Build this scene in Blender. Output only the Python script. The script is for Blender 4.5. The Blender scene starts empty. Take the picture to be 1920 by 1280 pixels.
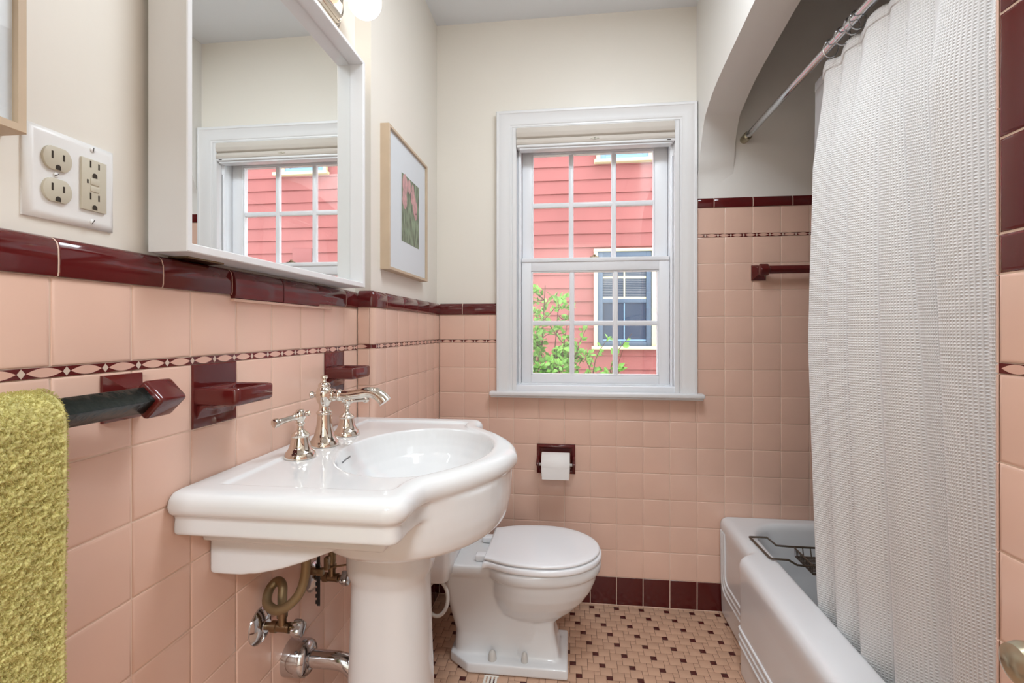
import bpy, bmesh, math, random
from mathutils import Vector, Matrix, noise as mnoise
random.seed(7)
PI = math.pi
S = bpy.context.scene
COL = S.collection
DG = bpy.context.evaluated_depsgraph_get

# ------------------------------------------------------------------ materials
def srgb(r, g, b):
    f = lambda c: ((c/255+.055)/1.055)**2.4 if c/255 > .04045 else c/255/12.92
    return (f(r), f(g), f(b), 1)

def mat(name, col, rough=.5, metal=0., spec=.5, coat=0., bump=None, var=None, emit=None, estr=0., trans=0.):
    m = bpy.data.materials.new(name); m.use_nodes = True
    nt = m.node_tree; b = nt.nodes['Principled BSDF']
    b.inputs['Base Color'].default_value = col
    b.inputs['Roughness'].default_value = rough
    b.inputs['Metallic'].default_value = metal
    b.inputs['Specular IOR Level'].default_value = spec
    b.inputs['Coat Weight'].default_value = coat
    b.inputs['Coat Roughness'].default_value = .05
    if emit:
        b.inputs['Emission Color'].default_value = emit
        b.inputs['Emission Strength'].default_value = estr
    tc = nt.nodes.new('ShaderNodeTexCoord')
    if var:   # (scale, amount): soft natural variation of the colour
        n = nt.nodes.new('ShaderNodeTexNoise'); n.inputs['Scale'].default_value = var[0]; n.inputs['Detail'].default_value = 3
        nt.links.new(tc.outputs['Object'], n.inputs['Vector'])
        r = nt.nodes.new('ShaderNodeMapRange'); r.inputs[1].default_value = .3; r.inputs[2].default_value = .7
        r.inputs[3].default_value = 1-var[1]; r.inputs[4].default_value = 1+var[1]
        nt.links.new(n.outputs['Fac'], r.inputs[0])
        mx = nt.nodes.new('ShaderNodeMix'); mx.data_type = 'RGBA'; mx.blend_type = 'MULTIPLY'
        mx.inputs['Factor'].default_value = 1
        mx.inputs['A'].default_value = col
        cc = nt.nodes.new('ShaderNodeCombineColor')
        for i in range(3): nt.links.new(r.outputs[0], cc.inputs[i])
        nt.links.new(cc.outputs[0], mx.inputs['B'])
        nt.links.new(mx.outputs['Result'], b.inputs['Base Color'])
    if bump:  # (scale, strength, distance)
        n = nt.nodes.new('ShaderNodeTexNoise'); n.inputs['Scale'].default_value = bump[0]; n.inputs['Detail'].default_value = 2
        nt.links.new(tc.outputs['Object'], n.inputs['Vector'])
        bp = nt.nodes.new('ShaderNodeBump'); bp.inputs['Strength'].default_value = bump[1]; bp.inputs['Distance'].default_value = bump[2]
        nt.links.new(n.outputs['Fac'], bp.inputs['Height'])
        nt.links.new(bp.outputs['Normal'], b.inputs['Normal'])
        if coat: nt.links.new(bp.outputs['Normal'], b.inputs['Coat Normal'])
    return m

M = {}
M['paint'] = mat('cream_wall_paint', srgb(235, 229, 219), .42, bump=(60, .12, .002), var=(2, .015))
M['ceil'] = mat('ceiling_paint', srgb(234, 237, 241), .7)
M['archpaint'] = mat('arch_paint', srgb(236, 233, 228), .45, bump=(50, .1, .002))
M['trim'] = mat('white_trim_paint', srgb(232, 232, 233), .32)
M['vinyl'] = mat('white_vinyl', srgb(238, 240, 244), .35)
M['pink'] = mat('pink_tile', srgb(230, 192, 173), .2, spec=.5, bump=(14, .1, .004), var=(5, .035))
M['grout'] = mat('grout', srgb(230, 204, 186), .85, bump=(400, .3, .0005))
M['maroon'] = mat('maroon_tile', srgb(92, 26, 27), .07, spec=.6, bump=(16, .16, .004))
M['basedark'] = mat('maroon_base_tile', srgb(84, 26, 24), .12, spec=.5, bump=(16, .12, .003))
M['maroonc'] = mat('maroon_ceramic', srgb(92, 28, 27), .08, spec=.6, bump=(40, .12, .003))
M['lens'] = mat('border_lens_pink', srgb(222, 178, 160), .25)
M['diamond'] = mat('border_diamond_cream', srgb(214, 192, 176), .3)
M['fpink'] = mat('floor_tile_tan', srgb(202, 163, 137), .35, var=(9, .05))
M['fdark'] = mat('floor_tile_dark', srgb(74, 24, 22), .3)
M['fgrout'] = mat('floor_grout', srgb(96, 66, 52), .9)
M['porc'] = mat('white_porcelain', srgb(229, 229, 229), .07, spec=.55)
M['plast'] = mat('white_seat_plastic', srgb(243, 243, 245), .14)
M['tub'] = mat('tub_enamel', srgb(231, 232, 234), .12, spec=.5)
M['chrome'] = mat('polished_nickel', srgb(222, 214, 204), .06, metal=1)
M['chrome2'] = mat('chrome', srgb(205, 208, 212), .1, metal=1)
M['dull'] = mat('tarnished_nickel', srgb(138, 120, 96), .28, metal=1)
M['braid'] = mat('braided_hose', srgb(140, 122, 92), .45, metal=.7)
M['blk'] = mat('black_plastic', srgb(24, 24, 24), .5)
M['bar'] = mat('black_green_bar', srgb(12, 24, 21), .25, spec=.3, bump=(90, .5, .002))
M['wood'] = mat('pale_oak', srgb(202, 180, 154), .5, var=(14, .06))
M['mat'] = mat('picture_mount', srgb(238, 239, 244), .8)
M['plate'] = mat('outlet_plate_white', srgb(236, 235, 234), .35)
M['almond'] = mat('almond_plastic', srgb(200, 192, 174), .4)
M['slot'] = mat('slot_dark', srgb(52, 42, 32), .8)
M['shade'] = mat('shade_fabric', srgb(212, 204, 195), .85, bump=(700, .25, .0006))
M['paper'] = mat('toilet_paper', srgb(240, 236, 233), .95, bump=(500, .2, .0004))
M['tape'] = mat('white_grate', srgb(232, 226, 216), .5)
M['siding'] = mat('pink_clapboard', srgb(138, 77, 73), .75, var=(4, .06), bump=(220, .3, .001))
M['hatch'] = mat('hatch_paint', srgb(132, 72, 69), .7)
M['hcream'] = mat('cream_trim_paint', srgb(198, 186, 148), .6, var=(8, .04))
M['hblue'] = mat('blue_window_paint', srgb(70, 86, 104), .5, var=(6, .04))
M['hblue2'] = mat('pale_blue_paint', srgb(112, 142, 164), .5)
M['hglass'] = mat('dark_house_glass', srgb(48, 62, 80), .08)
M['blinds'] = mat('house_blinds', srgb(98, 102, 106), .6)
M['ground'] = mat('outdoor_ground', srgb(120, 124, 92), .95)
M['leaf'] = mat('green_leaf', srgb(116, 166, 70), .5, var=(9, .3))
M['twig'] = mat('twig_bark', srgb(92, 66, 48), .85)
M['hose'] = mat('grey_white_hose', srgb(206, 202, 196), .4)
M['ink'] = mat('grey_ink', srgb(92, 92, 96), .6)
M['wire'] = mat('bronze_wire', srgb(104, 92, 80), .4, metal=.6)
M['towel'] = mat('olive_towel', srgb(206, 197, 130), .95, var=(40, .14))
M['knob'] = mat('brushed_knob', srgb(188, 180, 156), .25, metal=.85)
M['bulb'] = mat('glowing_bulb', (1, .93, .82, 1), .4, emit=(1, .92, .82, 1), estr=.85)
M['fillbulb'] = mat('fill_bulb', (1, .93, .82, 1), .4, emit=(1, .92, .82, 1), estr=4.0)  # for the added unseen bulbs, brighter than the visible one as fill
M['bulbneck'] = mat('bulb_neck', srgb(244, 234, 214), .4, emit=(1, .86, .66, 1), estr=.3)

def glass_mat(name, tint, gl=.06):
    m = bpy.data.materials.new(name); m.use_nodes = True; nt = m.node_tree; nt.nodes.clear()
    o = nt.nodes.new('ShaderNodeOutputMaterial'); t = nt.nodes.new('ShaderNodeBsdfTransparent'); t.inputs[0].default_value = tint
    g = nt.nodes.new('ShaderNodeBsdfGlossy'); g.inputs['Roughness'].default_value = .01
    mx = nt.nodes.new('ShaderNodeMixShader'); mx.inputs[0].default_value = gl
    nt.links.new(t.outputs[0], mx.inputs[1]); nt.links.new(g.outputs[0], mx.inputs[2]); nt.links.new(mx.outputs[0], o.inputs[0])
    return m
M['glass'] = glass_mat('window_glass', (.97, .98, .98, 1), .05)
M['picglass'] = glass_mat('picture_glass', (.97, .98, .98, 1), .05)
def mirror_mat():
    m = bpy.data.materials.new('mirror_silver'); m.use_nodes = True; nt = m.node_tree; nt.nodes.clear()
    o = nt.nodes.new('ShaderNodeOutputMaterial'); g = nt.nodes.new('ShaderNodeBsdfGlossy')
    g.inputs[0].default_value = (.93, .95, .94, 1); g.inputs['Roughness'].default_value = 0
    nt.links.new(g.outputs[0], o.inputs[0]); return m
M['mirror'] = mirror_mat()

def curtain_mat(name, col, transl, weave, transp=0.):
    m = bpy.data.materials.new(name); m.use_nodes = True; nt = m.node_tree; nt.nodes.clear()
    N = nt.nodes.new; L = nt.links.new
    o = N('ShaderNodeOutputMaterial'); d = N('ShaderNodeBsdfDiffuse'); t = N('ShaderNodeBsdfTranslucent'); mx = N('ShaderNodeMixShader')
    d.inputs[0].default_value = col; t.inputs[0].default_value = col; mx.inputs[0].default_value = transl
    L(d.outputs[0], mx.inputs[1]); L(t.outputs[0], mx.inputs[2]); last = mx
    if weave:
        uv = N('ShaderNodeUVMap'); sep = N('ShaderNodeSeparateXYZ'); L(uv.outputs[0], sep.inputs[0])
        outs = []
        for i in range(2):
            a = N('ShaderNodeMath'); a.operation = 'MULTIPLY'; a.inputs[1].default_value = weave*PI*2; L(sep.outputs[i], a.inputs[0])
            s = N('ShaderNodeMath'); s.operation = 'SINE'; L(a.outputs[0], s.inputs[0]); outs.append(s)
        mm = N('ShaderNodeMath'); mm.operation = 'MAXIMUM'; L(outs[0].outputs[0], mm.inputs[0]); L(outs[1].outputs[0], mm.inputs[1])
        bp = N('ShaderNodeBump'); bp.inputs['Strength'].default_value = .55; bp.inputs['Distance'].default_value = .0015
        L(mm.outputs[0], bp.inputs['Height']); L(bp.outputs[0], d.inputs['Normal']); L(bp.outputs[0], t.inputs['Normal'])
        r = N('ShaderNodeMapRange'); r.inputs[1].default_value = -1; r.inputs[2].default_value = .6; r.inputs[3].default_value = .91; r.inputs[4].default_value = 1
        L(mm.outputs[0], r.inputs[0])
        mc = N('ShaderNodeMix'); mc.data_type = 'RGBA'; mc.blend_type = 'MULTIPLY'; mc.inputs['Factor'].default_value = 1; mc.inputs['A'].default_value = col
        cc = N('ShaderNodeCombineColor')
        for i in range(3): L(r.outputs[0], cc.inputs[i])
        L(cc.outputs[0], mc.inputs['B']); L(mc.outputs['Result'], d.inputs[0]); L(mc.outputs['Result'], t.inputs[0])
    if transp:
        tr = N('ShaderNodeBsdfTransparent'); m2 = N('ShaderNodeMixShader'); m2.inputs[0].default_value = transp
        L(mx.outputs[0], m2.inputs[1]); L(tr.outputs[0], m2.inputs[2]); last = m2
    L(last.outputs[0], o.inputs[0]); return m
M['curtain'] = curtain_mat('waffle_curtain', srgb(250, 249, 248), .15, 160)
M['pile'] = curtain_mat('towel_pile', srgb(208, 200, 134), .5, 0)
M['liner'] = curtain_mat('clear_liner', srgb(240, 240, 242), .5, 0, .42)

def art_mat():   # a generic flower study: pink blooms over grey-green stems
    m = bpy.data.materials.new('flower_print'); m.use_nodes = True; nt = m.node_tree; N = nt.nodes.new; L = nt.links.new
    b = nt.nodes['Principled BSDF']; b.inputs['Roughness'].default_value = .8
    uv = N('ShaderNodeUVMap'); n = N('ShaderNodeTexNoise'); n.inputs['Scale'].default_value = 9; n.inputs['Detail'].default_value = 5
    mp = N('ShaderNodeMapping'); mp.inputs['Scale'].default_value = (1.6, .5, 1); L(uv.outputs[0], mp.inputs[0]); L(mp.outputs[0], n.inputs['Vector'])
    rp = N('ShaderNodeValToRGB'); e = rp.color_ramp.elements
    e[0].position = .35; e[0].color = srgb(96, 96, 80); e[1].position = .66; e[1].color = srgb(162, 178, 146)
    L(n.outputs['Fac'], rp.inputs[0]); L(rp.outputs[0], b.inputs['Base Color']); return m
M['art'] = art_mat()
M['bloom'] = mat('bloom_pink', srgb(220, 166, 166), .8, var=(60, .2))

# ------------------------------------------------------------------ mesh builder
class G:
    def __init__(s): s.v = []; s.f = []; s.m = []; s.uv = None
    def add(s, vs, fs, mi=0):
        n = len(s.v); s.v += [tuple(p) for p in vs]; s.f += [tuple(i+n for i in f) for f in fs]; s.m += [mi]*len(fs); return s
    def bm(s, bm, mi=0):
        bm.verts.index_update(); s.add([v.co[:] for v in bm.verts], [[v.index for v in f.verts] for f in bm.faces], mi); bm.free(); return s
    def box(s, x0, x1, y0, y1, z0, z1, bev=0, seg=2, mi=0, M4=None):
        b = bmesh.new(); bmesh.ops.create_cube(b, size=1)
        for v in b.verts:
            v.co = ((x0+x1)/2+v.co.x*(x1-x0), (y0+y1)/2+v.co.y*(y1-y0), (z0+z1)/2+v.co.z*(z1-z0))
        if bev: bmesh.ops.bevel(b, geom=b.edges[:], offset=bev, segments=seg, profile=.5, affect='EDGES', clamp_overlap=True)
        if M4: bmesh.ops.transform(b, matrix=M4, verts=b.verts)
        return s.bm(b, mi)
    def loft(s, rings, cap0=True, cap1=True, closed=True, mi=0):
        n = len(rings[0]); vs = [p for r in rings for p in r]; fs = []
        for i in range(len(rings)-1):
            for j in range(n if closed else n-1):
                k = (j+1) % n; fs.append((i*n+j, i*n+k, (i+1)*n+k, (i+1)*n+j))
        if cap0: fs.append(tuple(reversed(range(n))))
        if cap1: fs.append(tuple((len(rings)-1)*n+j for j in range(n)))
        return s.add(vs, fs, mi)
    def lathe(s, prof, M4=None, seg=32, mi=0, n=2.0):
        rings = []
        for r, z in prof:
            r = max(r, 1e-5); ring = []
            for i in range(seg):
                a = 2*PI*i/seg; c, d = math.cos(a), math.sin(a)
                k = 1/((abs(c)**n+abs(d)**n)**(1/n))
                p = Vector((r*c*k, r*d*k, z)); ring.append((M4 @ p) if M4 else p)
            rings.append(ring)
        return s.loft(rings, mi=mi)
    def tube(s, path, r, seg=10, mi=0, closed=False, caps=True, square=False):
        P = [Vector(p) for p in path]; n = len(P); rings = []; up = None
        for i in range(n):
            if closed: t = (P[(i+1) % n]-P[i-1]).normalized()
            else: t = (P[min(i+1, n-1)]-P[max(i-1, 0)]).normalized()
            if up is None:
                up = Vector((0, 0, 1)) if abs(t.z) < .9 else Vector((1, 0, 0))
            a = t.cross(up).normalized(); up = a.cross(t).normalized()
            rr = r[i] if isinstance(r, (list, tuple)) else r
            rings.append([P[i]+a*(rr*math.cos(2*PI*j/seg))+up*(rr*math.sin(2*PI*j/seg)) for j in range(seg)])
        if closed: rings.append(rings[0]); caps = False
        return s.loft(rings, caps, caps, mi=mi)
    def prism(s, poly, axis, a, b, mi=0, bev=0, seg=2):   # poly in the two remaining axes, extruded along axis
        def pt(p, t):
            return {'x': (t, p[0], p[1]), 'y': (p[0], t, p[1]), 'z': (p[0], p[1], t)}[axis]
        n = len(poly); bm_ = bmesh.new()
        A = [bm_.verts.new(pt(p, a)) for p in poly]; B = [bm_.verts.new(pt(p, b)) for p in poly]
        bm_.faces.new(A); bm_.faces.new(list(reversed(B)))
        for i in range(n): bm_.faces.new((A[i], B[i], B[(i+1) % n], A[(i+1) % n]))
        bmesh.ops.recalc_face_normals(bm_, faces=bm_.faces)
        if bev: bmesh.ops.bevel(bm_, geom=bm_.edges[:], offset=bev, segments=seg, profile=.5, affect='EDGES', clamp_overlap=True)
        return s.bm(bm_, mi)

def smooth_path(pts, n=8):
    P = [Vector(p) for p in pts]; out = []
    for i in range(len(P)-1):
        p0 = P[max(i-1, 0)]; p1 = P[i]; p2 = P[i+1]; p3 = P[min(i+2, len(P)-1)]
        for k in range(n):
            t = k/n
            out.append(.5*((2*p1)+(p2-p0)*t+(2*p0-5*p1+4*p2-p3)*t*t+(3*p1-p0-3*p2+p3)*t*t*t))
    out.append(P[-1]); return out

def finish(me, sharp=38, smooth=True):
    b = bmesh.new(); b.from_mesh(me)
    bmesh.ops.recalc_face_normals(b, faces=b.faces)
    lim = math.radians(sharp)
    for f in b.faces: f.smooth = smooth
    for e in b.edges:
        if len(e.link_faces) == 2 and e.calc_face_angle(0) > lim: e.smooth = False
    b.to_mesh(me); b.free()

def obj(name, g, m, parent=None, sharp=38, smooth=True, recalc=True):
    me = bpy.data.meshes.new(name); me.from_pydata(g.v, [], g.f); me.update()
    ms = m if isinstance(m, (list, tuple)) else [m]
    for k in ms: me.materials.append(M[k])
    if len(ms) > 1:
        for p, i in zip(me.polygons, g.m): p.material_index = i
    if recalc: finish(me, sharp, smooth)
    else:
        for p in me.polygons: p.use_smooth = smooth
    o = bpy.data.objects.new(name, me); COL.objects.link(o)
    if parent: o.parent = parent; o.matrix_parent_inverse = parent.matrix_basis.inverted()
    return o

def tag(o, label, cat, group=None):
    o['label'] = label; o['category'] = cat
    if group: o['group'] = group
    return o
def thing(name, label, cat, loc, group=None):
    o = bpy.data.objects.new(name, None); COL.objects.link(o); o.location = loc; o.empty_display_size = .05
    return tag(o, label, cat, group)
def struct(o): o['kind'] = 'structure'; return o

def bake(name, g, m, parent, voxel, smooth_it, cutters=(), voxel2=None, sharp=60):
    """closed solids joined into one ceramic skin, optionally hollowed"""
    me = bpy.data.meshes.new(name); me.from_pydata(g.v, [], g.f); me.update(); finish(me, 180)
    o = bpy.data.objects.new(name, me); COL.objects.link(o)
    r = o.modifiers.new('r', 'REMESH'); r.mode = 'VOXEL'; r.voxel_size = voxel
    tmp = []
    for c in cutters:
        cm = bpy.data.meshes.new('c'); cm.from_pydata(c.v, [], c.f); cm.update(); finish(cm, 180)
        co = bpy.data.objects.new('c', cm); COL.objects.link(co); tmp.append(co)
        bo = o.modifiers.new('b', 'BOOLEAN'); bo.operation = 'DIFFERENCE'; bo.object = co; bo.solver = 'EXACT'
    if voxel2:
        r = o.modifiers.new('r2', 'REMESH'); r.mode = 'VOXEL'; r.voxel_size = voxel2
    if smooth_it:
        sm = o.modifiers.new('s', 'SMOOTH'); sm.factor = .5; sm.iterations = smooth_it
    dg = DG(); dg.update()
    nm = bpy.data.meshes.new_from_object(o.evaluated_get(dg)); nm.name = name
    old = o.data; o.modifiers.clear(); o.data = nm; bpy.data.meshes.remove(old)
    for t in tmp:
        d = t.data; bpy.data.objects.remove(t); bpy.data.meshes.remove(d)
    nm.materials.clear(); nm.materials.append(M[m])
    for p in nm.polygons: p.use_smooth = True
    if parent: o.parent = parent; o.matrix_parent_inverse = parent.matrix_basis.inverted()
    return o

# ------------------------------------------------------------------ camera
CAMH = 1.163
cam = bpy.data.objects.new('camera', bpy.data.cameras.new('camera')); COL.objects.link(cam)
cam.location = (0, 0, CAMH); cam.rotation_euler = (PI/2, 0, .118437)
cam.data.sensor_width = 36; cam.data.lens = 17.0; cam.data.shift_y = -(640-618.98)/1920; cam.data.clip_start = .02
S.camera = cam

# ------------------------------------------------------------------ room dimensions
D = 2.0824        # face of the tiles on the window wall
XL = -.6227       # face of the tiles, left wall by the sink
XF = -.5704       # face of the tiles, left wall by the toilet
YS = 1.3645       # return between the two
XR = .5256        # plane of the arch over the tub
YP = .6636        # end of the pier on the right
XB = 1.28         # wall behind the tub
HC = 2.515        # ceiling
YFR = -.62        # wall behind the camera
T = .1095
TH = .013         # tile stands proud of the plaster

def wallbox(name, boxes, m='paint', parent=None):
    g = G()
    for b in boxes: g.box(*b)
    return struct(obj(name, g, m, parent))

floor_slab = wallbox('floor', [(-.9, 1.45, YFR-.9, D+.2, -.12, -.0015)], 'fgrout')
ceiling = wallbox('ceiling', [(-.9, 1.45, YFR-.9, D+.2, HC, HC+.1)], 'ceil')
wl = wallbox('wall_left', [(XL-TH-.16, XL-TH, YFR-.9, YS+.03, 0, HC), (XL-TH-.16, XF-.0155, YS+.0125, D+.2, 0, HC)])
# window wall with its opening
WX0, WX1, WZ0, WZ1 = -.243, .450, .893, 2.048
yb = D+TH
wb = wallbox('wall_back', [(XL-.2, WX0, yb, yb+.16, 0, HC), (WX1, XB+.1, yb, yb+.16, 0, HC),
                           (WX0, WX1, yb, yb+.16, 0, WZ0), (WX0, WX1, yb, yb+.16, WZ1, HC)])
wr = wallbox('wall_right', [(XR+TH, XB+.1, YFR, YP, 0, HC), (XB, XB+.1, YP, D+.2, 0, HC)])
# wall behind the camera with the open doorway
wf = wallbox('wall_front', [(-.8, -.42, YFR-.12, YFR, 0, HC), (.44, 1.4, YFR-.12, YFR, 0, HC), (-.42, .44, YFR-.12, YFR, 2.06, HC)])
# the arch over the tub: two traced curves lofted into a header
outc = [(2.0822, 1.70), (2.0780, 1.780), (2.0540, 1.8372), (2.0223, 1.9086), (1.9765, 1.985), (1.9241, 2.0172), (1.8386, 2.0480), (1.7153, 2.0705), (1.5629, 2.0902), (1.4517, 2.1047), (1.373, 2.108)]
inc_ = [(2.0826, 1.70), (2.0824, 1.815), (2.0690, 1.870), (2.0569, 1.9317), (2.0103, 2.0073), (1.9665, 2.0288), (1.8678, 2.0638), (1.7756, 2.0843), (1.6105, 2.1091), (1.4976, 2.1243), (1.373, 2.128)]
def resample(c, n=40):
    P = smooth_path([(0, y, z) for y, z in c], 6)
    return [P[round(i*(len(P)-1)/n)] for i in range(n+1)]
def fullarch(c):
    P = [(p.y, p.z) for p in resample(c)]
    return P+[(2*1.373-y, z) for y, z in reversed(P[:-1])]
oc, ic = fullarch(outc), fullarch(inc_)
g = G(); n = len(oc)
vs = [(XR, y, z) for y, z in oc]+[(XR, y, HC) for y, z in oc]+[(.669, y, z) for y, z in ic]+[(.669, y, HC) for y, z in ic]
fs = []
for i in range(n-1):
    fs += [(i, i+1, n+i+1, n+i), (2*n+i, 2*n+i+1, 3*n+i+1, 3*n+i), (i, i+1, 2*n+i+1, 2*n+i), (n+i, n+i+1, 3*n+i+1, 3*n+i)]
fs += [(0, n, 3*n, 2*n), (n-1, 2*n-1, 4*n-1, 3*n-1)]
g.add(vs, fs)
ym = lambda y: y
ar = struct(obj('wall_arch', g, 'archpaint', None, 30))
# plaster that closes the gap between the arch foot and the pier / window wall
struct(obj('wall_arch', G().box(XR+.001, XB, D+.0004, yb+.01, 1.70, HC), 'archpaint'))
struct(obj('wall_arch', G().box(XR+.002, XR+TH, YFR, YP-.045, 1.283, HC).box(XR+.002, XR+TH, YP-.045, YP, 1.713, HC), 'paint'))

# ------------------------------------------------------------------ tiling
def subtract(r, holes):
    out = [r]
    for h in holes:
        nx = []
        for a in out:
            u0, u1, v0, v1 = a
            if h[0] >= u1 or h[1] <= u0 or h[2] >= v1 or h[3] <= v0: nx.append(a); continue
            if h[0] > u0: nx.append((u0, h[0], v0, v1))
            if h[1] < u1: nx.append((h[1], u1, v0, v1))
            a0, a1 = max(u0, h[0]), min(u1, h[1])
            if h[2] > v0: nx.append((a0, a1, v0, h[2]))
            if h[3] < v1: nx.append((a0, a1, h[3], v1))
        out = nx
    return [a for a in out if a[1]-a[0] > .004 and a[3]-a[2] > .004]

def frame_of(o, u, n):
    o, u, n = Vector(o), Vector(u), Vector(n)
    return lambda a, b, c: o+u*a+Vector((0, 0, b))+n*c

def add_tile(g, fr, r, mi=0, gap=.0015, h=0., edge=.0045):
    u0, u1, v0, v1 = r[0]+gap/2, r[1]-gap/2, r[2]+gap/2, r[3]-gap/2
    tu, tv = random.uniform(-.0004, .0004), random.uniform(-.0004, .0004)
    rings = []
    for ins, d in ((0, -.0035), (.0004, -.0012), (.0014, -.0004), (edge, 0)):
        a0, a1, b0, b1 = u0+ins, u1-ins, v0+ins, v1-ins
        rings.append([fr(a, b, h+d+tu*((a-u0)/(u1-u0)-.5)+tv*((b-v0)/(v1-v0)-.5)) for a, b in ((a0, b0), (a1, b0), (a1, b1), (a0, b1))])
    g.loft(rings, False, True, mi=mi)

def cells(us, vs): return [(us[i], us[i+1], vs[j], vs[j+1]) for j in range(len(vs)-1) for i in range(len(us)-1)]
def grid(a, b, joint, step):
    k = math.ceil((a-joint)/step+1e-6); out = [a]
    x = joint+k*step
    while x < b-1e-6:
        if x-out[-1] > .002: out.append(x)
        x += step
    out.append(b); return out

ROWS = [.120]+[.1237+T*k for k in range(1, 10)]      # up to the lower border
B0, B1, C0, C1 = ROWS[-1], ROWS[-1]+.0125, 1.2312, 1.281

def border(g, fr, u0, u1, phase, z0, z1, per=.0506):
    """maroon listello with pink lenses and cream diamonds; slots 0 maroon, 1 lens, 2 diamond"""
    g.box  # keep builder
    p = [fr(u0, z0, 0), fr(u1, z0, 0), fr(u1, z1, 0), fr(u0, z1, 0)]
    g.add(p, [(0, 1, 2, 3)], 0)
    zc, hh = (z0+z1)/2, (z1-z0)/2*.93
    k = math.floor((u0-phase)/per)-1
    while True:
        c = phase+k*per; k += 1
        if c > u1+per: break
        if u0+.004 <= c <= u1-.004:
            w = .0046; g.add([fr(c-w, zc, .0003), fr(c, zc-hh, .0003), fr(c+w, zc, .0003), fr(c, zc+hh, .0003)], [(0, 1, 2, 3)], 2)
        a, b = c+.0052, c+per-.0052
        a2, b2 = max(a, u0+.001), min(b, u1-.001)
        if b2-a2 < .004: continue
        top, bot = [], []
        for i in range(13):
            u = a2+(b2-a2)*i/12; s = (u-a)/(b-a); q = max(.02, 1-(2*s-1)**2)*hh*.98
            top.append(fr(u, zc+q, .0003)); bot.append(fr(u, zc-q, .0003))
        g.add(bot+top, [(i, i+1, 13+i+1, 13+i) for i in range(12)], 1)

CAPP = [(-.001, 0), (.0035, .0008), (.0046, .006), (.0048, .020), (.0044, .034), (.002, .0425), (-.003, .0475), (-.0085, .0495), (-.016, .0500)]
def captile(g, fr, u0, u1, z, h, off=0., mi=0):
    gap = .0011
    rings = []
    for u in (u0+gap, u0+gap+.001, u1-gap-.001, u1-gap):
        k = .0006 if u in (u0+gap, u1-gap) else 0
        rings.append([fr(u, z+b*h/.05, off+a-k) for a, b in CAPP]+[fr(u, z+h*.9, -.016), fr(u, z, -.016)])
    g.loft(rings, True, True, mi=mi)
CG = {}
def capgrout(g, fr, u0, u1, z, h):
    rings = [[fr(u, z+b*h/.05, a-.0009) for a, b in CAPP]+[fr(u, z+h*.9, -.016), fr(u, z, -.016)] for u in (u0+.0005, u1-.0005)]
    g.loft(rings, True, True)
def caps(g, fr, u0, u1, joint, z0, z1, special=None):
    cg = G(); capgrout(cg, fr, u0, u1, z0, z1-z0); CG[id(g)] = cg
    us = grid(u0, u1, joint, .1530)
    for a, b in zip(us, us[1:]):
        sp = special and special[0] < (a+b)/2 < special[1]
        if sp: captile(g, fr, a, b, z0-.006, z1-z0+.004, .005)
        else: captile(g, fr, a, b, z0, z1-z0)

def wall_tiling(parent, fr, us, rows, holes=(), u_grout=None, top=None, base=True):
    pk, bs = G(), G()
    if base:
        for c in cells(us, [0.002, rows[0]]):
            for r in subtract(c, holes): add_tile(bs, fr, r, gap=.0022)
    for c in cells(us, rows):
        for r in subtract(c, holes): add_tile(pk, fr, r)
    return pk, bs

def backing(g, fr, u0, u1, v0, v1, holes=()):
    for r in subtract((u0, u1, v0, v1), holes):
        g.add([fr(r[0], r[2], -.0016), fr(r[1], r[2], -.0016), fr(r[1], r[3], -.0016), fr(r[0], r[3], -.0016),
               fr(r[0], r[2], -TH-.004), fr(r[1], r[2], -TH-.004), fr(r[1], r[3], -TH-.004), fr(r[0], r[3], -TH-.004)],
              [(0, 1, 2, 3), (4, 7, 6, 5), (0, 4, 5, 1), (1, 5, 6, 2), (2, 6, 7, 3), (3, 7, 4, 0)])

def part(name, g, m, parent, **k): return struct(obj(name, g, m, parent, **k))

# --- left wall by the sink
DZ = -.003
frL = frame_of((XL, 0, DZ), (0, 1, 0), (1, 0, 0))
usL = grid(YFR, YS, .5146, T)
soap_holes = [(.7335, .8435, ROWS[-2], ROWS[-1]), (1.1715, 1.2815, ROWS[-2], ROWS[-1])]
pk, bs = wall_tiling(wl, frL, usL, ROWS, soap_holes)
for c in cells(usL, [B1, C0]): add_tile(pk, frL, c)
part('wall_tile', pk, 'pink', wl); part('base_tile', bs, 'basedark', wl)
gb = G(); backing(gb, frL, YFR, YS, 0, C0); part('grout', gb, 'grout', wl)
gd = G(); border(gd, frL, YFR, YS, .5330, B0, B1); part('border_tile', gd, ['maroon', 'lens', 'diamond'], wl, smooth=False)
gc = G(); caps(gc, frL, YFR, YS-.001, .5205, C0, C1, (.80, 1.20)); part('cap_tile', gc, 'maroon', wl, sharp=30); part('grout', CG[id(gc)], 'grout', wl)
gs = G(); gs.box(XL-.004, XL+.0075, .827, 1.2, C0+DZ-.0115, C0+DZ-.0062, .0008); part('access_panel_edge', gs, 'pink', wl)
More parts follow.
